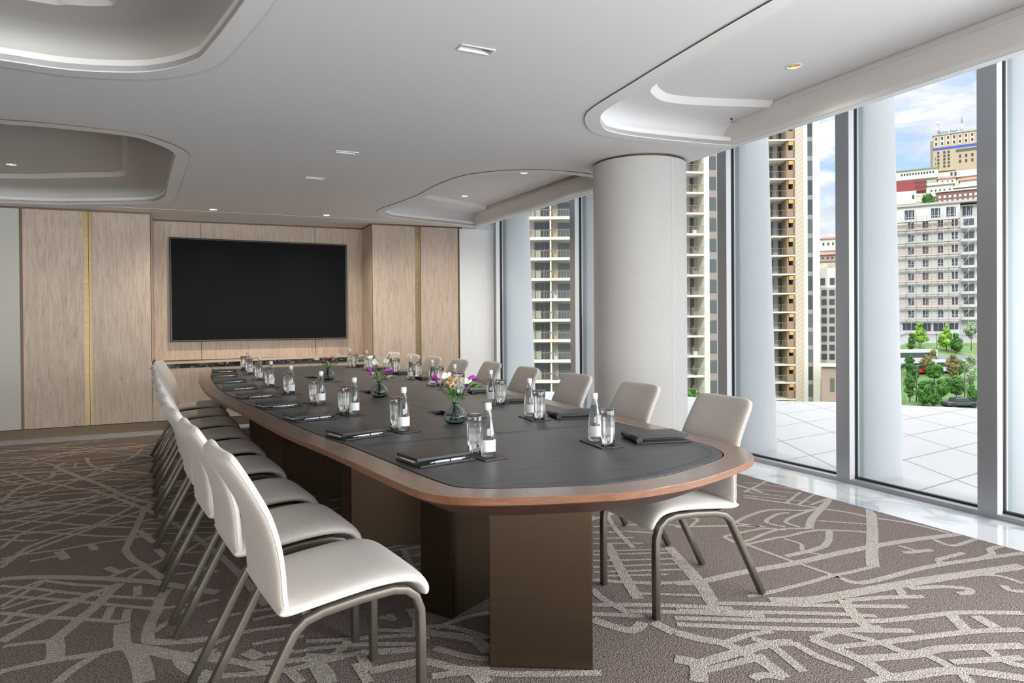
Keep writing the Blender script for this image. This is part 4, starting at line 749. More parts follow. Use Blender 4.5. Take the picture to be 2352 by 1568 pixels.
for side, row in (('left', LR), ('window', RR_)):
    for i, (b, g, nb, rot) in enumerate(row):
        w = ordw[i]; mid = ((b[0]+g[0])/2, (b[1]+g[1])/2)
        dv = Vector((b[0]-g[0], b[1]-g[1]))
        crot = R(rot) if side == 'left' else R(rot*.4)
        put(co0, (mid[0], mid[1], TZ), crot, 'thin dark leather coaster under a bottle, %s side of the table, %s' % (side, w), 'coasters on the table')
        put(bo0, (b[0], b[1], TZ+.0055), R(5 if side == 'left' else -18), 'white-capped glass water bottle, %s side of the table, %s' % (side, w), 'water bottles on the table')
        put(gl0, (g[0], g[1], TZ+.0055), 0, 'upside-down drinking glass, %s side of the table, %s' % (side, w), 'drinking glasses on the table')
        put(nbL if side == 'left' else nbR, (nb[0], nb[1], TZ), R(rot), ('black notebook folder with silver pen, left side, %s' if side == 'left' else 'closed black notebook folder, window side of the table, %s') % w, 'notebooks on the table')
# ---------------------------------------------------------------- vases and bouquets
def petal(mb, base, d, L, w, curl=.25, mi=0, up=None):
    d = d.normalized(); s = d.cross(up or Vector((0, 0, 1)))
    if s.length < .05: s = Vector((1, 0, 0))
    s.normalize(); nn = s.cross(d).normalized(); rows = []
    for k, (f, ww) in enumerate(((0, .25), (.3, .8), (.6, 1.0), (.85, .7), (1, .15))):
        c = base+d*L*f+nn*(curl*L*f*f)
        rows.append([mb.bm.verts.new(c-s*w/2*ww+nn*w*.12*ww), mb.bm.verts.new(c), mb.bm.verts.new(c+s*w/2*ww+nn*w*.12*ww)])
    for a, b in zip(rows, rows[1:]):
        for j in (0, 1):
            f = mb.bm.faces.new((a[j], a[j+1], b[j+1], b[j])); f.smooth = True; f.material_index = mi
def freesia(parent, c, d, m_, s, rg):
    q = MB(); s *= 1.25
    for h in range(3):
        cc = c+Vector((rg.uniform(-1, 1), rg.uniform(-1, 1), rg.uniform(-.6, .6)))*.013*s*(h > 0)
        for k in range(7):
            a = 2*math.pi*k/7+rg.uniform(-.2, .2); side = Vector((math.cos(a), math.sin(a), 0)); dd = d.normalized()*rg.uniform(.3, .9)+side*.75
            petal(q, cc, dd, .026*s*rg.uniform(.8, 1.15), .020*s, -.15, 0)
    return q.build('blossom', m_, parent, recalc=False)
def rose(parent, c, d, m_, s, rg):
    q = MB(); q.sphere(c+d.normalized()*.004*s, .017*s, sub=2)
    for ring, (nn_, r, tilt_, L) in enumerate(((4, .012, .05, .030), (6, .020, .18, .033), (8, .026, .38, .034))):
        for k in range(nn_):
            a = 2*math.pi*(k+.4*ring)/nn_; side = Vector((math.cos(a), math.sin(a), 0))
            petal(q, c+side*r*s*.75-d.normalized()*.014*s, d.normalized()+side*tilt_, L*s, .034*s, .18, 0, up=side)
    return q.build('blossom', m_, parent, recalc=False)
def bud(parent, c, d, m_, s):
    q = MB(); q.tube([c-d.normalized()*.006*s, c+d.normalized()*.003*s, c+d.normalized()*.012*s, c+d.normalized()*.022*s], .006*s, 7, r2=.0025*s)
    return q.build('bud', m_, parent)
def leafm(mb, base, d, L, w):
    petal(mb, base, d, L, w, -.2)
vz = [((1.315, 3.475), 1.0, 'nearest the camera'), ((1.27, 4.975), 1.0, 'in the middle of the table'), ((1.205, 6.72), 1.0, 'farthest from the camera')]
SPEC = [
 # (dx along picture, height, kind, colour, scale)
 [(-.105, .235, 'f', 'fl_purple', 1.1), (-.065, .262, 'r', 'fl_white', 1.15), (-.012, .235, 'f', 'fl_peach', 1.1), (.004, .25, 'f', 'fl_pink', .9), (-.010, .205, 'f', 'fl_pink', 1.3), (.055, .235, 'r', 'fl_white', 1.0), (.098, .235, 'f', 'fl_purple', 1.25), (.085, .215, 'b', 'stem', 1.2), (.120, .205, 'b', 'stem', 1.2), (-.085, .185, 'f', 'fl_purple', .6), (.066, .188, 'f', 'fl_purple', .6), (-.03, .215, 'f', 'fl_peach', .8)],
 [(-.075, .30, 'r', 'fl_white', .7), (-.038, .262, 'r', 'fl_white', 1.2), (.045, .272, 'r', 'fl_white', .95), (-.068, .195, 'f', 'fl_purple', 1.1), (-.048, .165, 'f', 'fl_pink', 1.0), (.042, .185, 'f', 'fl_peach', 1.0), (.085, .18, 'f', 'fl_purple', 1.35), (.068, .155, 'r', 'fl_white', .8), (.04, .13, 'f', 'fl_purple', .6), (-.02, .16, 'b', 'fl_peach', 1.2), (.115, .15, 'b', 'stem', 1.2), (.06, .29, 'b', 'stem', 1)],
 [(-.105, .205, 'r', 'fl_white', .85), (-.045, .20, 'f', 'fl_pink', 1.2), (-.012, .195, 'f', 'fl_purple', 1.0), (.035, .205, 'f', 'fl_peach', 1.1), (.062, .205, 'f', 'fl_peach', .9), (.095, .24, 'r', 'fl_white', .85), (-.035, .175, 'f', 'fl_peach', .9), (-.005, .165, 'f', 'fl_white', .7), (.075, .18, 'b', 'stem', 1.2), (.10, .165, 'b', 'stem', 1.2), (-.08, .18, 'b', 'stem', 1.2)]]
RH = Vector((RT.x, RT.y, 0)).normalized(); FH = Vector((FW.x, FW.y, 0)).normalized()
V0 = None
for vi, ((vx, vy), s, lb) in enumerate(vz):
    vt = thing('flower_vase', 'squat smoky blue glass vase on the table, '+lb, 'vase', (vx, vy, TZ), 0, 'vases on the table')
    O = [(.0, .0), (.035, .0), (.052, .008), (.064, .026), (.066, .043), (.058, .064), (.040, .082), (.022, .094), (.017, .104), (.0175, .113), (.022, .118)]
    I = [(.0205, .1185), (.0155, .113), (.015, .104), (.020, .093), (.038, .080), (.0555, .063), (.0634, .043), (.0615, .027), (.050, .0115), (.034, .006), (.0, .005)]
    q = MB(); q.lathe(O+I, 40); q.build('bulb', 'vase', vt)
    bt = thing('flower_bouquet', 'bouquet of freesias and white roses, '+lb, 'flowers', (vx, vy, TZ+.008), 0, 'bouquets on the table')
    rg = random.Random(5+vi)
    for (dx, hh, kind, m_, sc_) in SPEC[vi]:
        dep = rg.uniform(-.035, .035)
        top = RH*dx+FH*dep+Vector((0, 0, hh-.008))
        neck = RH*dx*.06+Vector((rg.uniform(-.006, .006), rg.uniform(-.006, .006), .100))
        foot = -RH*dx*.25+Vector((rg.uniform(-.025, .025), rg.uniform(-.025, .025), .006))
        mid = neck.lerp(top, .5)+Vector((0, 0, .012))
        P = catmull([tuple(foot), tuple(neck), tuple(mid), tuple(top)], False, 4)
        q = MB(); q.tube(P, .0022, 6, r2=.0015); st = q.build('stem', 'stem', bt)
        d = (top-mid).normalized()
        if kind == 'f': freesia(st, top, d, m_, sc_, rg)
        elif kind == 'r': rose(st, top, (d+Vector((0, 0, .6))), m_, sc_, rg)
        else: bud(st, top, d, m_, sc_)
        if kind in 'fb':
            for k in range(5):
                o_ = top.lerp(mid, .10+.11*k)+d.cross(Vector((0, 0, 1)))*.006*((-1)**k); bud(st, o_, d+Vector((0, 0, .5)), 'stem' if kind == 'b' or k > 1 else m_, .75)
        q = MB(); leafm(q, neck.lerp(mid, .5), (top-neck)+Vector((0, 0, .02)), .055, .012); leafm(q, neck.lerp(mid, .9), RH*(1 if dx > 0 else -1)+Vector((0, 0, .8)), .05, .010); q.build('leaf', 'leaf', st, recalc=False)
    if vi:
        q = MB(); leafm(q, Vector((0, 0, .13)), -RH+Vector((0, 0, .15)), .075, .035); q.build('leaf', 'leaf', bt, recalc=False)
# ================================================================== THE CITY OUTSIDE
M['cream'] = mat('cream_render', (.80, .74, .60), .8, spec=.2)
M['beige'] = mat('beige_render', (.62, .56, .47), .8, spec=.2)
M['taupe'] = mat('taupe_cladding', (.40, .33, .28), .7)
M['tan'] = mat('tan_facade', (.60, .47, .29), .8)
M['white_r'] = mat('white_render', (.62, .61, .575), .8, spec=.2)
M['dglass'] = mat('dark_window_glass', (.05, .06, .07), .12)
M['gglass'] = mat('green_grey_window_glass', (.09, .105, .11), .15)
M['wood_rail'] = mat('brown_balcony_panel', (.27, .185, .12), .6)
M['railing'] = mat('grey_brown_railing', (.22, .19, .15), .6)
M['orange'] = mat('orange_awning', (.80, .45, .12), .7)
M['curtain'] = mat('pale_green_curtain', (.50, .52, .36), .8)
M['redroof'] = mat('red_tile_roof', (.55, .16, .10), .8)
M['maroon'] = mat('maroon_cladding', (.30, .05, .05), .7)
M['brown'] = mat('brown_brick', (.28, .15, .11), .8)
M['pinkbrick'] = mat('pink_brick', (.50, .34, .27), .8)
M['greenroof'] = mat('green_roof', (.22, .40, .20), .8)
M['bluesign'] = mat('blue_sign', (.03, .10, .50), .5)
M['scaff'] = mat('galvanised_tube', (.55, .56, .58), .5, .3)
M['deck'] = mat('scaffold_boards', (.40, .27, .17), .8)
M['red'] = mat('red_paint', (.60, .03, .03), .4)
M['white_p'] = mat('white_paint', (.80, .80, .80), .4)
M['asphalt'] = mat('grey_asphalt', (.19, .19, .195), .9)
M['grass'] = noisy(mat('lawn', (.2, .35, .08), .95), (.06, .12, .03), (.12, .20, .06), (1, 1, 1), .4, 5)
M['hill'] = noisy(mat('built_up_hillside', (.3, .25, .2), .95), (.10, .13, .06), (.30, .25, .19), (1, 1, 1), .25, 6)
M['rust'] = mat('rust_red_rail', (.36, .13, .09), .6)
M['path'] = mat('pale_paving', (.32, .31, .28), .9)
M['bark'] = mat('tree_bark', (.16, .11, .08), .9)
M['dark_pole'] = mat('dark_lamp_post', (.05, .055, .06), .6)
def treemat(n, a, b): return noisy(mat(n, a, .8, spec=.2), a, b, (1, 1, 1), 1.2, 5)
M['t_light'] = treemat('bright_maple_leaves', (.12, .27, .03), (.26, .44, .07)); M['t_mid'] = treemat('mid_green_leaves', (.04, .12, .025), (.10, .22, .05))
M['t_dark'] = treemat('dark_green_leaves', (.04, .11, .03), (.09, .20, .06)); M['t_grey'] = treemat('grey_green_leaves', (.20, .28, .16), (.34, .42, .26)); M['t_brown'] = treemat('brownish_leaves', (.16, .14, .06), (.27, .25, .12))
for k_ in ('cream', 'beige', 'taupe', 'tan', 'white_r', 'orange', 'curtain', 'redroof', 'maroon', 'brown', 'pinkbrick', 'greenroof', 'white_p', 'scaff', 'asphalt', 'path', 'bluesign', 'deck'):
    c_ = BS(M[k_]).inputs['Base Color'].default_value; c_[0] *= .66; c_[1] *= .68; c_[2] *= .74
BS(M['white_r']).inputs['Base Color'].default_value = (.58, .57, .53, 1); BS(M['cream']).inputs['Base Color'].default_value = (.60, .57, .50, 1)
def hz(px, D): return 733-(px-1176)*.0070        # picture height of the eye level, used to turn heights into metres
def zat(px, py, D): return at(px, py, D).z
class Site:
    'a building front: x to the right along the front, y away from us, origin at eye-level height 0 below'
    def __init__(s, px, D, rot=0):
        s.o = at(px, 740, D); s.o.z = 0; s.px = px; s.D = D; s.th = math.atan((px-1176)/1531); s.k = D/1531*math.cos(s.th)/math.cos(rot); s.kz = D/1531; s.th -= rot
    def mtx(s): return Matrix.Translation(s.o) @ Matrix(((RH.x, FH.x, 0, 0), (RH.y, FH.y, 0, 0), (0, 0, 1, 0), (0, 0, 0, 1))) @ Matrix.Rotation(-s.th, 4, 'Z')
    def x(s, px): return (px-s.px)*s.k
    def z(s, py, px=None): return zat(s.px if px is None else px, py, s.D)
def finish(root, site):
    root.matrix_world = site.mtx()
def tower(name, label, S, px0, px1, ptop, slabs, depth, body, build_floor, extra=None):
    t = thing(name, label, 'building')
    q = MB(); q.box(S.x(px0), S.x(px1), 2.6 if abs(S.px-1258) > 9 else 1.6, depth, -30, S.z(ptop)); q.build('wall', body, t)
    zs = [S.z(p) for p in slabs]
    for i, z in enumerate(zs):
        build_floor(t, z, (zs[i-1]-z) if i else (z-zs[i+1]))
    if extra: extra(t)
    finish(t, S); return t
def b_(parent, name, m, boxes):
    q = MB()
    for b in boxes: q.box(*b)
    return q.build(name, m, parent)
# --- tower seen through the farthest window
SA = Site(1258, 98)
def floorA(t, z, h):
    X = SA.x
    b_(t, 'balcony_slab', 'cream', [(X(1200), X(1330), 0, 1.6, z-.42, z)])
    b_(t, 'window', 'dglass', [(X(1228), X(1262), 1.5, 1.58, z+.05, z+h*.78)])
    b_(t, 'window_frame', 'railing', [(X(1228)+k*.72, X(1228)+k*.72+.07, 1.42, 1.5, z+.05, z+h*.78) for k in range(4)])
    b_(t, 'curtain', 'curtain', [(X(1231), X(1243), 1.40, 1.48, z+.05, z+1.2)])
    b_(t, 'partition', 'cream', [(X(1264), X(1267.5), .1, 1.6, z, z+h-.42)])
    b_(t, 'window', 'gglass', [(X(1283), X(1312), 1.5, 1.58, z+.05, z+h*.74)])
    b_(t, 'railing', 'railing', [(X(1216)+k*.42, X(1216)+k*.42+.05, .02, .06, z, z+1.0) for k in range(16)]+[(X(1216), X(1318), .0, .08, z+.98, z+1.05)])
    b_(t, 'balcony_screen', 'wood_rail', [(X(1212), X(1224), .3, .36, z, z+1.05)])
    b_(t, 'balcony_seat', random.Random(int(z*7)).choice(['white_p', 'wood_rail', 'brown', 'railing', 'orange']), [(X(1272), X(1280), .5, 1.0, z, z+.55), (X(1272), X(1274), .5, 1.0, z+.55, z+.9)])
tower('apartment_tower', 'cream apartment tower with wide balconies seen through the farthest window strip', SA, 1190, 1340, 380, [450, 497, 544, 591, 638, 685, 732, 779, 826, 873, 920, 967], 16, 'beige', floorA)
# --- tower right of the column
SB = Site(1600, 98, R(22))
def floorB(t, z, h):
    X = SB.x
    b_(t, 'balcony_slab', 'cream', [(X(1545), X(1618), 0, 2.6, z-.30, z)])
    b_(t, 'window', 'dglass', [(X(1601), X(1609), 2.5, 2.58, z+.02, z+h*.85)])
    b_(t, 'curtain', 'curtain', [(X(1605), X(1609), 2.42, 2.49, z+.02, z+1.3)])
    b_(t, 'railing', 'railing', [(X(1550)+k*.42, X(1550)+k*.42+.03, .02, .06, z, z+1.0) for k in range(11)]+[(X(1550), X(1618), .0, .06, z+1.0, z+1.05)])
    b_(t, 'balcony_seat', random.Random(int(z*5)).choice(['white_p', 'wood_rail', 'brown', 'railing', 'dglass']), [(X(1597), X(1605), .5, 1.0, z, z+.6)])
    b_(t, 'window', 'gglass', [(X(1631), X(1646), -.12, -.02, z+.35, z+h*.72)])
    b_(t, 'spandrel', 'taupe', [(X(1630), X(1647), -.06, .02, z-.75, z+.33)])
def extraB(t):
    X = SB.x
    b_(t, 'pier', 'cream', [(X(1618), X(1630), -.1, 8, -30, SB.z(300))])
    b_(t, 'side_wall', 'beige', [(X(1630), X(1700), .0, 8, -30, SB.z(300))])
tower('apartment_tower', 'cream apartment tower with balconies seen between the round column and the next mullion', SB, 1545, 1620, 330, [347, 394, 441, 488, 536, 583, 630, 677, 724, 770, 816, 862, 908], 14, 'beige', floorB, extraB)
# --- tower between the fin and the sky
SCt = Site(1820, 104, R(20))
def floorC(t, z, h):
    X = SCt.x
    b_(t, 'balcony_slab', 'cream', [(X(1740), X(1827), 0, 2.6, z-.26, z)])
    b_(t, 'window', 'dglass', [(X(1801), X(1808), 2.5, 2.58, z+.02, z+h*.82), (X(1782), X(1789), 2.5, 2.58, z+.02, z+h*.82)])
    b_(t, 'balcony_glazing', 'wood_rail', [(X(1809), X(1813), .2, 2.6, z, z+h*.88), (X(1823), X(1826), .0, 2.6, z, z+h*.9)])
    b_(t, 'awning', 'orange', [(X(1813), X(1825), .0, .1, z+h*.68, z+h*.88)])
    b_(t, 'balcony_panel', 'wood_rail', [(X(1808), X(1825), .0, .05, z+.03, z+1.25)])
    b_(t, 'railing', 'railing', [(X(1745)+k*.5, X(1745)+k*.5+.03, .02, .05, z, z+1.0) for k in range(9)]+[(X(1745), X(1808), .0, .05, z+1.0, z+1.05)])
    b_(t, 'window', 'gglass' if random.Random(int(z*3)).random() > .4 else 'dglass', [(X(1856), X(1866), -.08, .02, z+.3, z+h*.86)])
    b_(t, 'spandrel', 'taupe', [(X(1855.5), X(1866.5), -.06, .02, z-.5, z+.28)])
def extraC(t):
    X = SCt.x
    b_(t, 'striped_wall', M['stripe'], [(X(1827), X(1855), -.05, 10, -30, SCt.z(240))])
    b_(t, 'pier', 'cream', [(X(1846), X(1855.4), -.10, 9, -30, SCt.z(238)), (X(1867), X(1883), -.1, 12, -30, SCt.z(238))])
    b_(t, 'window_bay_wall', 'taupe', [(X(1855.4), X(1867), .02, 9, -30, SCt.z(240))])
sm = mat('striped_beige_tiles', (.7, .6, .5), .8); t = sm.node_tree; tc = N(t, 'ShaderNodeTexCoord'); mp = N(t, 'ShaderNodeMapping'); mp.inputs['Rotation'].default_value = (0, R(35), 0); K(t, tc.outputs['Object'], mp.inputs[0])
wv = N(t, 'ShaderNodeTexWave', Scale=.55); wv.bands_direction = 'Z'; K(t, mp.outputs[0], wv.inputs[0]); r_ = ramp(t, [(.4, (.44, .375, .30)), (.6, (.50, .43, .35))], wv.outputs[0]); K(t, r_.outputs[0], BS(sm).inputs['Base Color']); M['stripe'] = sm
tower('apartment_tower', 'tall cream and beige apartment tower with orange awnings left of the open sky', SCt, 1740, 1827, 262, [275, 320, 364, 409, 453, 498, 541, 585, 628, 672, 715, 756, 797, 836, 877, 915, 955], 14, 'beige', floorC, extraC)
# --- ground: sloping park and hill
g = MB()
def row(D, py):
    if not isinstance(py, tuple): py = (py,)*6
    return [at(px, y-(px-1800)*.0075, D) for px, y in zip((900, 1500, 1900, 2080, 2300, 2700), py)]
prof = [(60, 1150, 0), (92, (1150, 1150, 1100, 945, 945, 945), 0), (113, (1000, 1000, 990, 868, 868, 868), 0), (120, (960, 960, 950, 845, 845, 845), 2), (127, (930, 930, 910, 818, 818, 818), 0), (137, (900, 900, 870, 790, 790, 790), 1), (148, (880, 880, 840, 772, 772, 772), 2), (160, (860, 860, 810, 762, 762, 762), 1), (175, (800, 800, 740, 640, 640, 640), 3), (200, (735, 735, 620, 480, 480, 480), 3), (260, (730, 730, 585, 425, 420, 420), 3), (330, (728, 728, 570, 398, 395, 395), 3)]
GP = [(92, 945), (113, 868), (120, 845), (127, 818), (137, 790), (148, 772), (160, 762)]
def gd(py):
    'distance at which the sloping ground shows at picture height py'
    py += 2.5
    for (d0, p0), (d1, p1) in zip(GP, GP[1:]):
        if p1 <= py <= p0: return d0+(d1-d0)*(p0-py)/(p0-p1)
    return 92
rows = [[g.bm.verts.new(p) for p in row(D, py)] for D, py, mi in prof]
for (a, b, pr_) in zip(rows, rows[1:], prof):
    for j in range(5): g.bm.faces.new((a[j], a[j+1], b[j+1], b[j])).material_index = pr_[2]
tag(g.build('park_ground', ['grass', 'path', 'asphalt', 'hill'], recalc=False), 'sloping green park lawn with streets below the construction site', 'ground')
def strip(D0, D1, px0, px1, py0, py1, m_, name, label, cat):
    q = MB(); q.quad([at(px0, py0-.6, D0), at(px1, py0-.6, D0), at(px1, py1-.6, D1), at(px0, py1-.6, D1)]); return tag(q.build(name, m_, recalc=False), label, cat)
strip(97, 111, 2150, 2260, 930, 880, 'path', 'paved_path', 'pale paved path curving through the lawn', 'path')
# --- scaffolded building
SS = Site(2150, 150)
t = thing('scaffolded_building', 'white apartment block under construction wrapped in scaffolding', 'building')
X = SS.x; Zf = lambda p: SS.z(p)
b_(t, 'wall', 'white_r', [(X(2020), X(2205), 0, 14, -6, Zf(470)), (X(2205), X(2300), 1.2, 14, -6, Zf(474))])
b_(t, 'roof_edge', 'beige', [(X(2018), X(2302), -.5, 14, Zf(470), Zf(465))])
for k, (a_, c_) in enumerate(((2076, 2100), (2138, 2160), (2173, 2195), (2209, 2232))):
    b_(t, 'window', 'dglass', [(X(a_), X(c_), -.05 if k < 3 else 1.1, .02 if k < 3 else 1.22, Zf(500), Zf(478))])
    b_(t, 'window_frame', 'white_p', [(X(a_)+j*.75, X(a_)+j*.75+.1, -.12 if k < 3 else 1.0, -.05 if k < 3 else 1.1, Zf(500), Zf(478)) for j in range(4)])
fl = [514, 543.5, 573, 603.5, 633.5, 662.5, 692, 720.5]
for r, py in enumerate(fl):
    for px in (2092, 2126, 2161, 2193):
        w = b_(t, 'window', 'dglass', [(X(px-6.5), X(px+6.5), -.06, .02, Zf(py+8), Zf(py-8))])
        b_(w, 'window_frame', 'white_p', [(X(px)-.05, X(px)+.05, -.1, -.06, Zf(py+8), Zf(py-8))])
    b_(t, 'window', 'gglass', [(X(2213), X(2236), 1.14, 1.22, Zf(py+7), Zf(py-8))])
    b_(t, 'loggia_slab', 'white_r', [(X(2205), X(2300), -.2, 1.2, Zf(py+14), Zf(py+10))])
b_(t, 'ground_floor_opening', 'dglass', [(X(2072), X(2110), -.06, .02, Zf(758), Zf(742)), (X(2116), X(2138), -.06, .02, Zf(760), Zf(742)), (X(2144), X(2170), -.06, .02, Zf(760), Zf(742)), (X(2180), X(2200), -.06, .02, Zf(756), Zf(742))])
finish(t, SS)
t2 = thing('scaffolding', 'metal scaffolding with board decks in front of the white building', 'scaffolding')
for r, py in enumerate([506]+fl):
    z = Zf(py+13) if r else Zf(507)
    b_(t2, 'deck', 'deck', [(X(2030), X(2204), -1.4, -.5, z-.08, z)])
    b_(t2, 'guard_rail', 'rust' if r % 2 else 'scaff', [(X(2030), X(2204), -1.42, -1.37, z+.95, z+1.05), (X(2030), X(2204), -1.42, -1.37, z+.45, z+.53)])
pq = [(X(2030+k*12.4), X(2030+k*12.4)+.08, -1.45 if k % 2 else -.7, -1.37 if k % 2 else -.62, -6, Zf(486)) for k in range(15)]
for b in pq: b_(t2, 'upright', 'scaff', [b])
q = MB()
for k in range(8): q.tube([(X(2079), -1.5, Zf(740-k*30)), (X(2103), -1.5, Zf(740-(k+1)*30))], .04, 4); q.tube([(X(2200), -1.5, Zf(740-k*30)), (X(2228), -1.5, Zf(740-(k+1)*30))], .04, 4)
q.build('brace', 'scaff', t2)
t2['_'] = 0; del t2['_']
q = MB()
for k in range(9): q.box(X(2204), X(2245), -.6, -.52, Zf(502+k*29), Zf(501+k*29))
for k in range(3): q.box(X(2206+k*16), X(2206+k*16)+.09, -.62, -.53, -6, Zf(490))
q.build('right_frame', 'scaff', t2)
finish(t2, SS)
# --- buildings in the hill window
def block(name, label, px0, px1, ptop, pbot, D, body, wins=None, roof=None, rooftop=None, wm='dglass', dep=5):
    S = Site((px0+px1)/2, D); t = thing(name, label, 'building'); X = S.x
    b_(t, 'wall', body, [(X(px0), X(px1), 0, dep, S.z(pbot), S.z(ptop))])
    if wins:
        cols, rws, ww, wh = wins
        for py in rws:
            for px in cols: b_(t, 'window', wm, [(X(px-ww/2), X(px+ww/2), -.08, .02, S.z(py+wh/2), S.z(py-wh/2))])
    if roof:
        rm, rh = roof; q = MB(); z0, z1 = S.z(ptop), S.z(ptop-rh); xa, xb = X(px0)-.4, X(px1)+.4
        v = [q.bm.verts.new(p) for p in ((xa, -.5, z0), (xb, -.5, z0), (xb, dep, z0), (xa, dep, z0), (xa+1, dep/2, z1), (xb-1, dep/2, z1))]
        for f in ((0, 1, 5, 4), (2, 3, 4, 5), (0, 4, 3), (1, 2, 5), (0, 3, 2, 1)): q.bm.faces.new([v[j] for j in f])
        q.build('roof', rm, t)
    if rooftop: b_(t, 'roof', rooftop, [(X(px0)-.3, X(px1)+.3, -.4, dep, S.z(ptop), S.z(ptop-2.5))])
    finish(t, S); return t, S
T1, S1 = block('office_tower', 'big tan office tower with a blue band and antennas on the hilltop', 2142, 2300, 303, 392, 300, 'tan', ([2150+14*k for k in range(7)], (311, 323, 357, 369), 5, 7), None, 'beige', dep=8)
b_(T1, 'blue_band', 'bluesign', [(S1.x(2142), S1.x(2300), -.15, .02, S1.z(337), S1.z(332))])
b_(T1, 'ribbon_windows', 'gglass', [(S1.x(2196), S1.x(2290), -.12, .02, S1.z(347), S1.z(341))])
b_(T1, 'window_surround', 'cream', [(S1.x(px-4), S1.x(px+4), -.04, .015, S1.z(py+5.5), S1.z(py-5.5)) for px in [2150+14*k for k in range(7)] for py in (311, 323)])
b_(T1, 'side_tower', 'taupe', [(S1.x(2135), S1.x(2142), 1, 20, S1.z(392), S1.z(313))])
def b_rs(): pass
q = MB(); mz = S1.z(300)
q.tube([(S1.x(2154), 6, mz), (S1.x(2155), 6, S1.z(262))], .5, 5); q.build('mast', 'scaff', T1)
for px, py, r in ((2153.5, 268, 4.2), (2153, 283, 4.4), (2161, 282, 3.6)):
    q = MB(); q.sphere((S1.x(px), 5, S1.z(py)), r*S1.k, sy=.5); q.build('dish', 'white_p', T1)
q = MB(); q.tube([(S1.x(2210), 6, mz), (S1.x(2210), 6, S1.z(276))], .9, 5, r2=.5); q.tube([(S1.x(2210), 6, S1.z(276)), (S1.x(2210), 6, S1.z(244))], .35, 5, r2=.15); q.build('antenna', 'scaff', T1)
for px, h in ((2167, 290), (2175, 287), (2183, 289), (2228, 292), (2241, 285)):
    q = MB(); q.tube([(S1.x(px), 6, mz), (S1.x(px), 6, S1.z(h))], .22, 5); q.build('antenna', 'scaff', T1)
fc = bpy.data.curves.new('sign', 'FONT'); fc.body = 'acn inc'; fc.size = 2.6; fc.extrude = .15; fc.offset = .04
fo = bpy.data.objects.new('tmp', fc); COL.objects.link(fo); dg = bpy.context.evaluated_depsgraph_get(); me = bpy.data.meshes.new_from_object(fo.evaluated_get(dg)); bpy.data.objects.remove(fo)
me.transform(Matrix.Translation((S1.x(2156), .3, S1.z(302))) @ Matrix.Rotation(R(90), 4, 'X')); me.materials.clear(); me.materials.append(M['bluesign'])
so = bpy.data.objects.new('roof_sign', me); COL.objects.link(so); so.parent = T1
block('apartment_block', 'narrow grey-brown block with balconies in front of the big tan tower', 2150, 2196, 345, 392, 270, 'tan', ((2156, 2170, 2180), (350, 358, 366, 374, 382), 5, 5.5))
block('low_white_building', 'long low white building with a green roof left of the hilltop tower', 2040, 2155, 392, 412, 245, 'white_r', ([2072+6.5*k for k in range(12)], (400,), 3.5, 5), None, 'greenroof')
block('cream_building', 'cream building below the hilltop tower', 2150, 2300, 390, 404, 240, 'cream', ((2186, 2195), (396,), 5, 9))
block('red_roofed_house', 'house with a wide red tile roof under the tower', 2205, 2300, 411, 430, 220, 'cream', None, ('redroof', 9))
block('red_roofed_house', 'house with a small red tile roof left of the wide red roof', 2155, 2196, 410, 430, 224, 'cream', ((2165, 2178, 2188), (417,), 3, 4), ('redroof', 8))
block('maroon_building', 'maroon-clad building above a beige wall at the left of the hill view', 2030, 2128, 416, 441, 196, 'maroon', ([2104+6*k for k in range(5)], (423, 433), 3, 4.5), None, None)
block('beige_house', 'plain beige house under the maroon building', 2030, 2105, 441, 470, 192, 'cream', ((2098,), (455,), 5, 8))
block('grey_roofed_house', 'house with a grey roof in the middle of the hillside', 2128, 2190, 425, 450, 205, 'white_r', ((2140, 2150, 2160, 2170, 2182), (437,), 3.5, 4), ('taupe', 9))
block('grey_roofed_house', 'house with a long grey roof at the right of the hillside', 2180, 2300, 428, 450, 208, 'beige', ([2190+9*k for k in range(8)], (438,), 4, 4), ('taupe', 8))
block('brick_building', 'brown and white brick building behind the construction site', 2150, 2300, 436, 470, 184, 'brown', ([2158+12*k for k in range(11)], (447, 458), 6, 6), None, 'white_r', wm='white_p')
# buildings in the narrow strip between tower and mullion
block('hill_houses', 'pale house on the hill at the right of the tall cream tower', 1884, 1930, 548, 575, 190, 'white_r', ((1892, 1903, 1914), (560,), 4, 6), ('redroof', 7))
block('hill_houses', 'pink hillside house with a red roof right of the tall cream tower', 1880, 1925, 585, 600, 180, 'pinkbrick', ((1890, 1902, 1912), (592,), 4, 5), ('redroof', 8))
block('low_white_building', 'white unfinished building right of the tall cream tower', 1885, 1940, 615, 660, 126, 'white_r', ((1890, 1912), (646,), 11, 16))
block('scaffolded_building', 'grey scaffolded building right of the tall cream tower', 1885, 1940, 660, 980, 124, 'beige', ((1893, 1911), [672+21*k for k in range(8)], 12, 13))
block('brick_building', 'pink brick building with white window surrounds at the foot of the tall tower', 1887, 1960, 842, 1100, 97, 'pinkbrick', ((1911,), (884,), 10, 30), None, 'cream', wm='gglass')
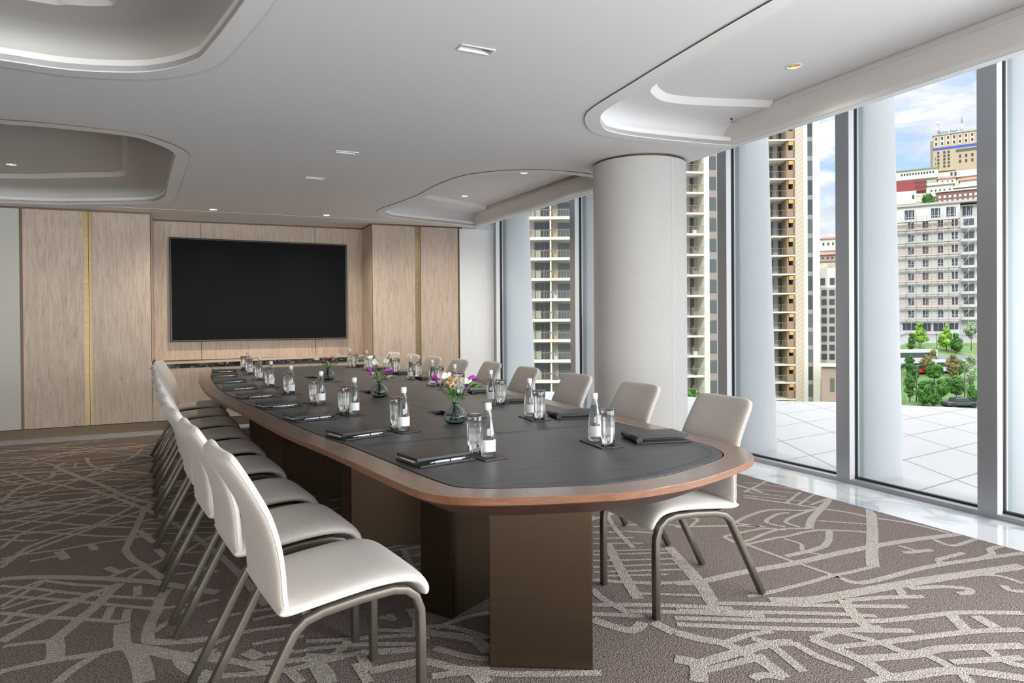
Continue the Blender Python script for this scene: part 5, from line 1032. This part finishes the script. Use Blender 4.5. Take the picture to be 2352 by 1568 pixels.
# --- trees, lamps, vehicles
def tree(label, px, pbase, ptop, wpx, D, m_, shape='round', trunk=.28, seed=1):
    rg = random.Random(seed); D = gd(pbase) if 700 < pbase < 940 and px > 1900 else D; k = D/1531; base = at(px, pbase, D); H = (pbase-ptop)*k; Wd = wpx*k/2
    t = thing('tree', label, 'tree', base, 0, 'trees in the park')
    q = MB(); q.tube([(0, 0, -.5), (0, 0, H*.6)], .10 if H < 9 else .18, 6, r2=.06); q.build('trunk', 'bark', t)
    q = MB(); z0 = H*trunk; ch = H-z0; cs = []
    for i in range(26):
        f = rg.random(); z = z0+ch*(.06+.84*f)
        if shape == 'col': rr = Wd*math.sin(math.pi*min(.95, max(.12, f*.85+.1)))**.6
        elif shape == 'cone': rr = Wd*(1.05-f*.8)
        else: rr = Wd*math.sin(math.pi*(.15+.75*f))
        a = rg.uniform(0, 6.28); r = rr*.6*rg.random()**.5; s = rr*rg.uniform(.25, .42)+.10
        c = Vector((r*math.cos(a), r*math.sin(a), z)); cs.append((c, s)); q.sphere(c, s*.72, sz=1.1, sub=1)
    for i in range(2600):
        c, s0 = rg.choice(cs); d = Vector((rg.gauss(0, 1), rg.gauss(0, 1), rg.gauss(0, 1))).normalized()
        c = c+d*s0*rg.uniform(.7, 1.25); u = Vector((rg.gauss(0, 1), rg.gauss(0, 1), rg.gauss(0, 1))).normalized(); v = u.cross(d+u*.1).normalized(); s = (.05*Wd+.05)*rg.uniform(.7, 1.3)
        q.bm.faces.new([q.bm.verts.new(p) for p in (c+v*s, c+u*s*.7, c-v*s, c-u*s*.7)])
    q.build('crown', m_, t, recalc=False); return t
TR = [('slim tree filling the left edge of the park, upper', 2100, 880, 835, 22, 0, 't_dark', 'col', .1), ('young tree between the two maples', 2143, 845, 800, 22, 0, 't_brown', 'round', .2), ('dark tree in front of the path, left', 2140, 915, 872, 30, 0, 't_dark', 'round', .1),
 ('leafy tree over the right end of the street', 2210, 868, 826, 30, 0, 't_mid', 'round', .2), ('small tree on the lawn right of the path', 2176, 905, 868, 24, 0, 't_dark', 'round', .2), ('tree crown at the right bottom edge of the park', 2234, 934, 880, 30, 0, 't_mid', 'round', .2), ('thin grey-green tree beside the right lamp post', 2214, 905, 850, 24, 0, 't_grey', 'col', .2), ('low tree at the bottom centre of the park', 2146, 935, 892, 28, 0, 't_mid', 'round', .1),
 ('bright green maple at the upper left of the park view', 2113, 800, 738, 44, 140, 't_light', 'cone', .25), ('bright green maple in the middle upper park', 2174, 806, 742, 46, 139, 't_light', 'cone', .25),
 ('slim dark columnar tree at the left edge of the park', 2093, 812, 762, 20, 136, 't_dark', 'col', .12), ('dark rounded tree right of the middle maple', 2197, 812, 764, 32, 134, 't_mid', 'col', .12),
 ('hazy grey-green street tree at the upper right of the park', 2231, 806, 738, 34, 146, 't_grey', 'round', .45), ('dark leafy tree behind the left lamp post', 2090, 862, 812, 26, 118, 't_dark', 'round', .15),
 ('brown-tinged tree above the parked cars', 2128, 862, 812, 30, 121, 't_brown', 'round', .25), ('broad mid green tree in front of the white van', 2146, 880, 828, 40, 117, 't_mid', 'round', .22), ('tall brownish tree right of the white van', 2190, 876, 808, 34, 118, 't_brown', 'col', .2),
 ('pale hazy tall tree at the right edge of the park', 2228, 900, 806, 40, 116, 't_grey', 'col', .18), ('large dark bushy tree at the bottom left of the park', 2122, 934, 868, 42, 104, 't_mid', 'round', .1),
 ('small round tree in the middle bottom of the park', 2162, 930, 870, 32, 104, 't_mid', 'round', .32), ('round tree beside the path at the bottom right', 2197, 926, 862, 40, 106, 't_mid', 'round', .34), ('bushy tree at the left bottom edge of the park view', 2090, 925, 845, 24, 108, 't_mid', 'round', .08),
 ('dark round tree on the hillside below the maroon building', 2133, 472, 444, 38, 186, 't_dark', 'round', .1), ('green shrubs at the foot of the second tower', 1590, 918, 896, 40, 90, 't_mid', 'round', .05)]
for i, (lb, px, pb, pt, w, D, m_, sh, tk) in enumerate(TR): tree(lb, px, pb, pt, w, D, m_, sh, tk, i+3)
for px, pb, pt, D, lb in ((2151, 832, 768, 124, 'dark street lamp post in the middle of the lawn'), (2105, 925, 852, 106, 'dark street lamp post at the left of the park'), (2216, 920, 838, 108, 'slim grey street lamp post at the right of the park')):
    b = at(px, pb, D); D = gd(pb); b = at(px, pb, D); t = thing('street_lamp', lb, 'street lamp', b, 0, 'park lamp posts'); H = (pb-pt)*D/1531
    q = MB(); q.tube([(0, 0, -.5), (0, 0, H)], .09, 6, r2=.06); q.build('pole', 'dark_pole', t)
    q = MB(); q.box(-.35, .35, -.12, .12, H, H+.12); q.build('lamp_head', 'dark_pole', t)
def vehicle(name, label, cat, px, pb, D, L, Wd, H, m_, cabin):
    D = gd(pb); b = at(px, pb, D); t = thing(name, label, cat, b, -YAW)
    q = MB(); v = q.box(-L/2, L/2, -Wd/2, Wd/2, .3, H*(.58 if cabin else 1)); q.build('body', m_, t, bevel=.12)
    if cabin:
        q = MB(); v = q.box(-L*.28, L*.25, -Wd*.43, Wd*.43, H*.58, H)
        for p in v:
            if p.co.z > H*.9: p.co.x *= .75
        q.build('cabin', 'dglass', t, bevel=.08)
    else:
        q = MB(); q.box(-L*.46, L*.46, -Wd/2-.02, Wd/2+.02, H*.5, H*.82); q.build('windows', 'dglass', t)
    for sx in (-1, 1):
        for sy in (-1, 1):
            q = MB(); q.tube([(sx*L*.31, sy*Wd*.5-.1, .34), (sx*L*.31, sy*Wd*.5+.1, .34)], .34, 12); q.build('wheel', 'gasket', t)
vehicle('car', 'red car parked left in the park street', 'car', 2116, 858, 121, 4.2, 1.8, 1.5, 'red', True)
vehicle('bus', 'white bus with dark windows at the left of the street', 'bus', 2088, 838, 125, 9, 2.4, 2.8, 'white_p', False)
vehicle('van', 'white van standing in the middle of the street', 'van', 2174, 856, 123, 5, 2, 2.3, 'white_p', False)
vehicle('car', 'dark car at the bottom of the park behind the terrace edge', 'car', 2204, 935, 100, 4.4, 1.8, 1.4, 'dark_pole', True)
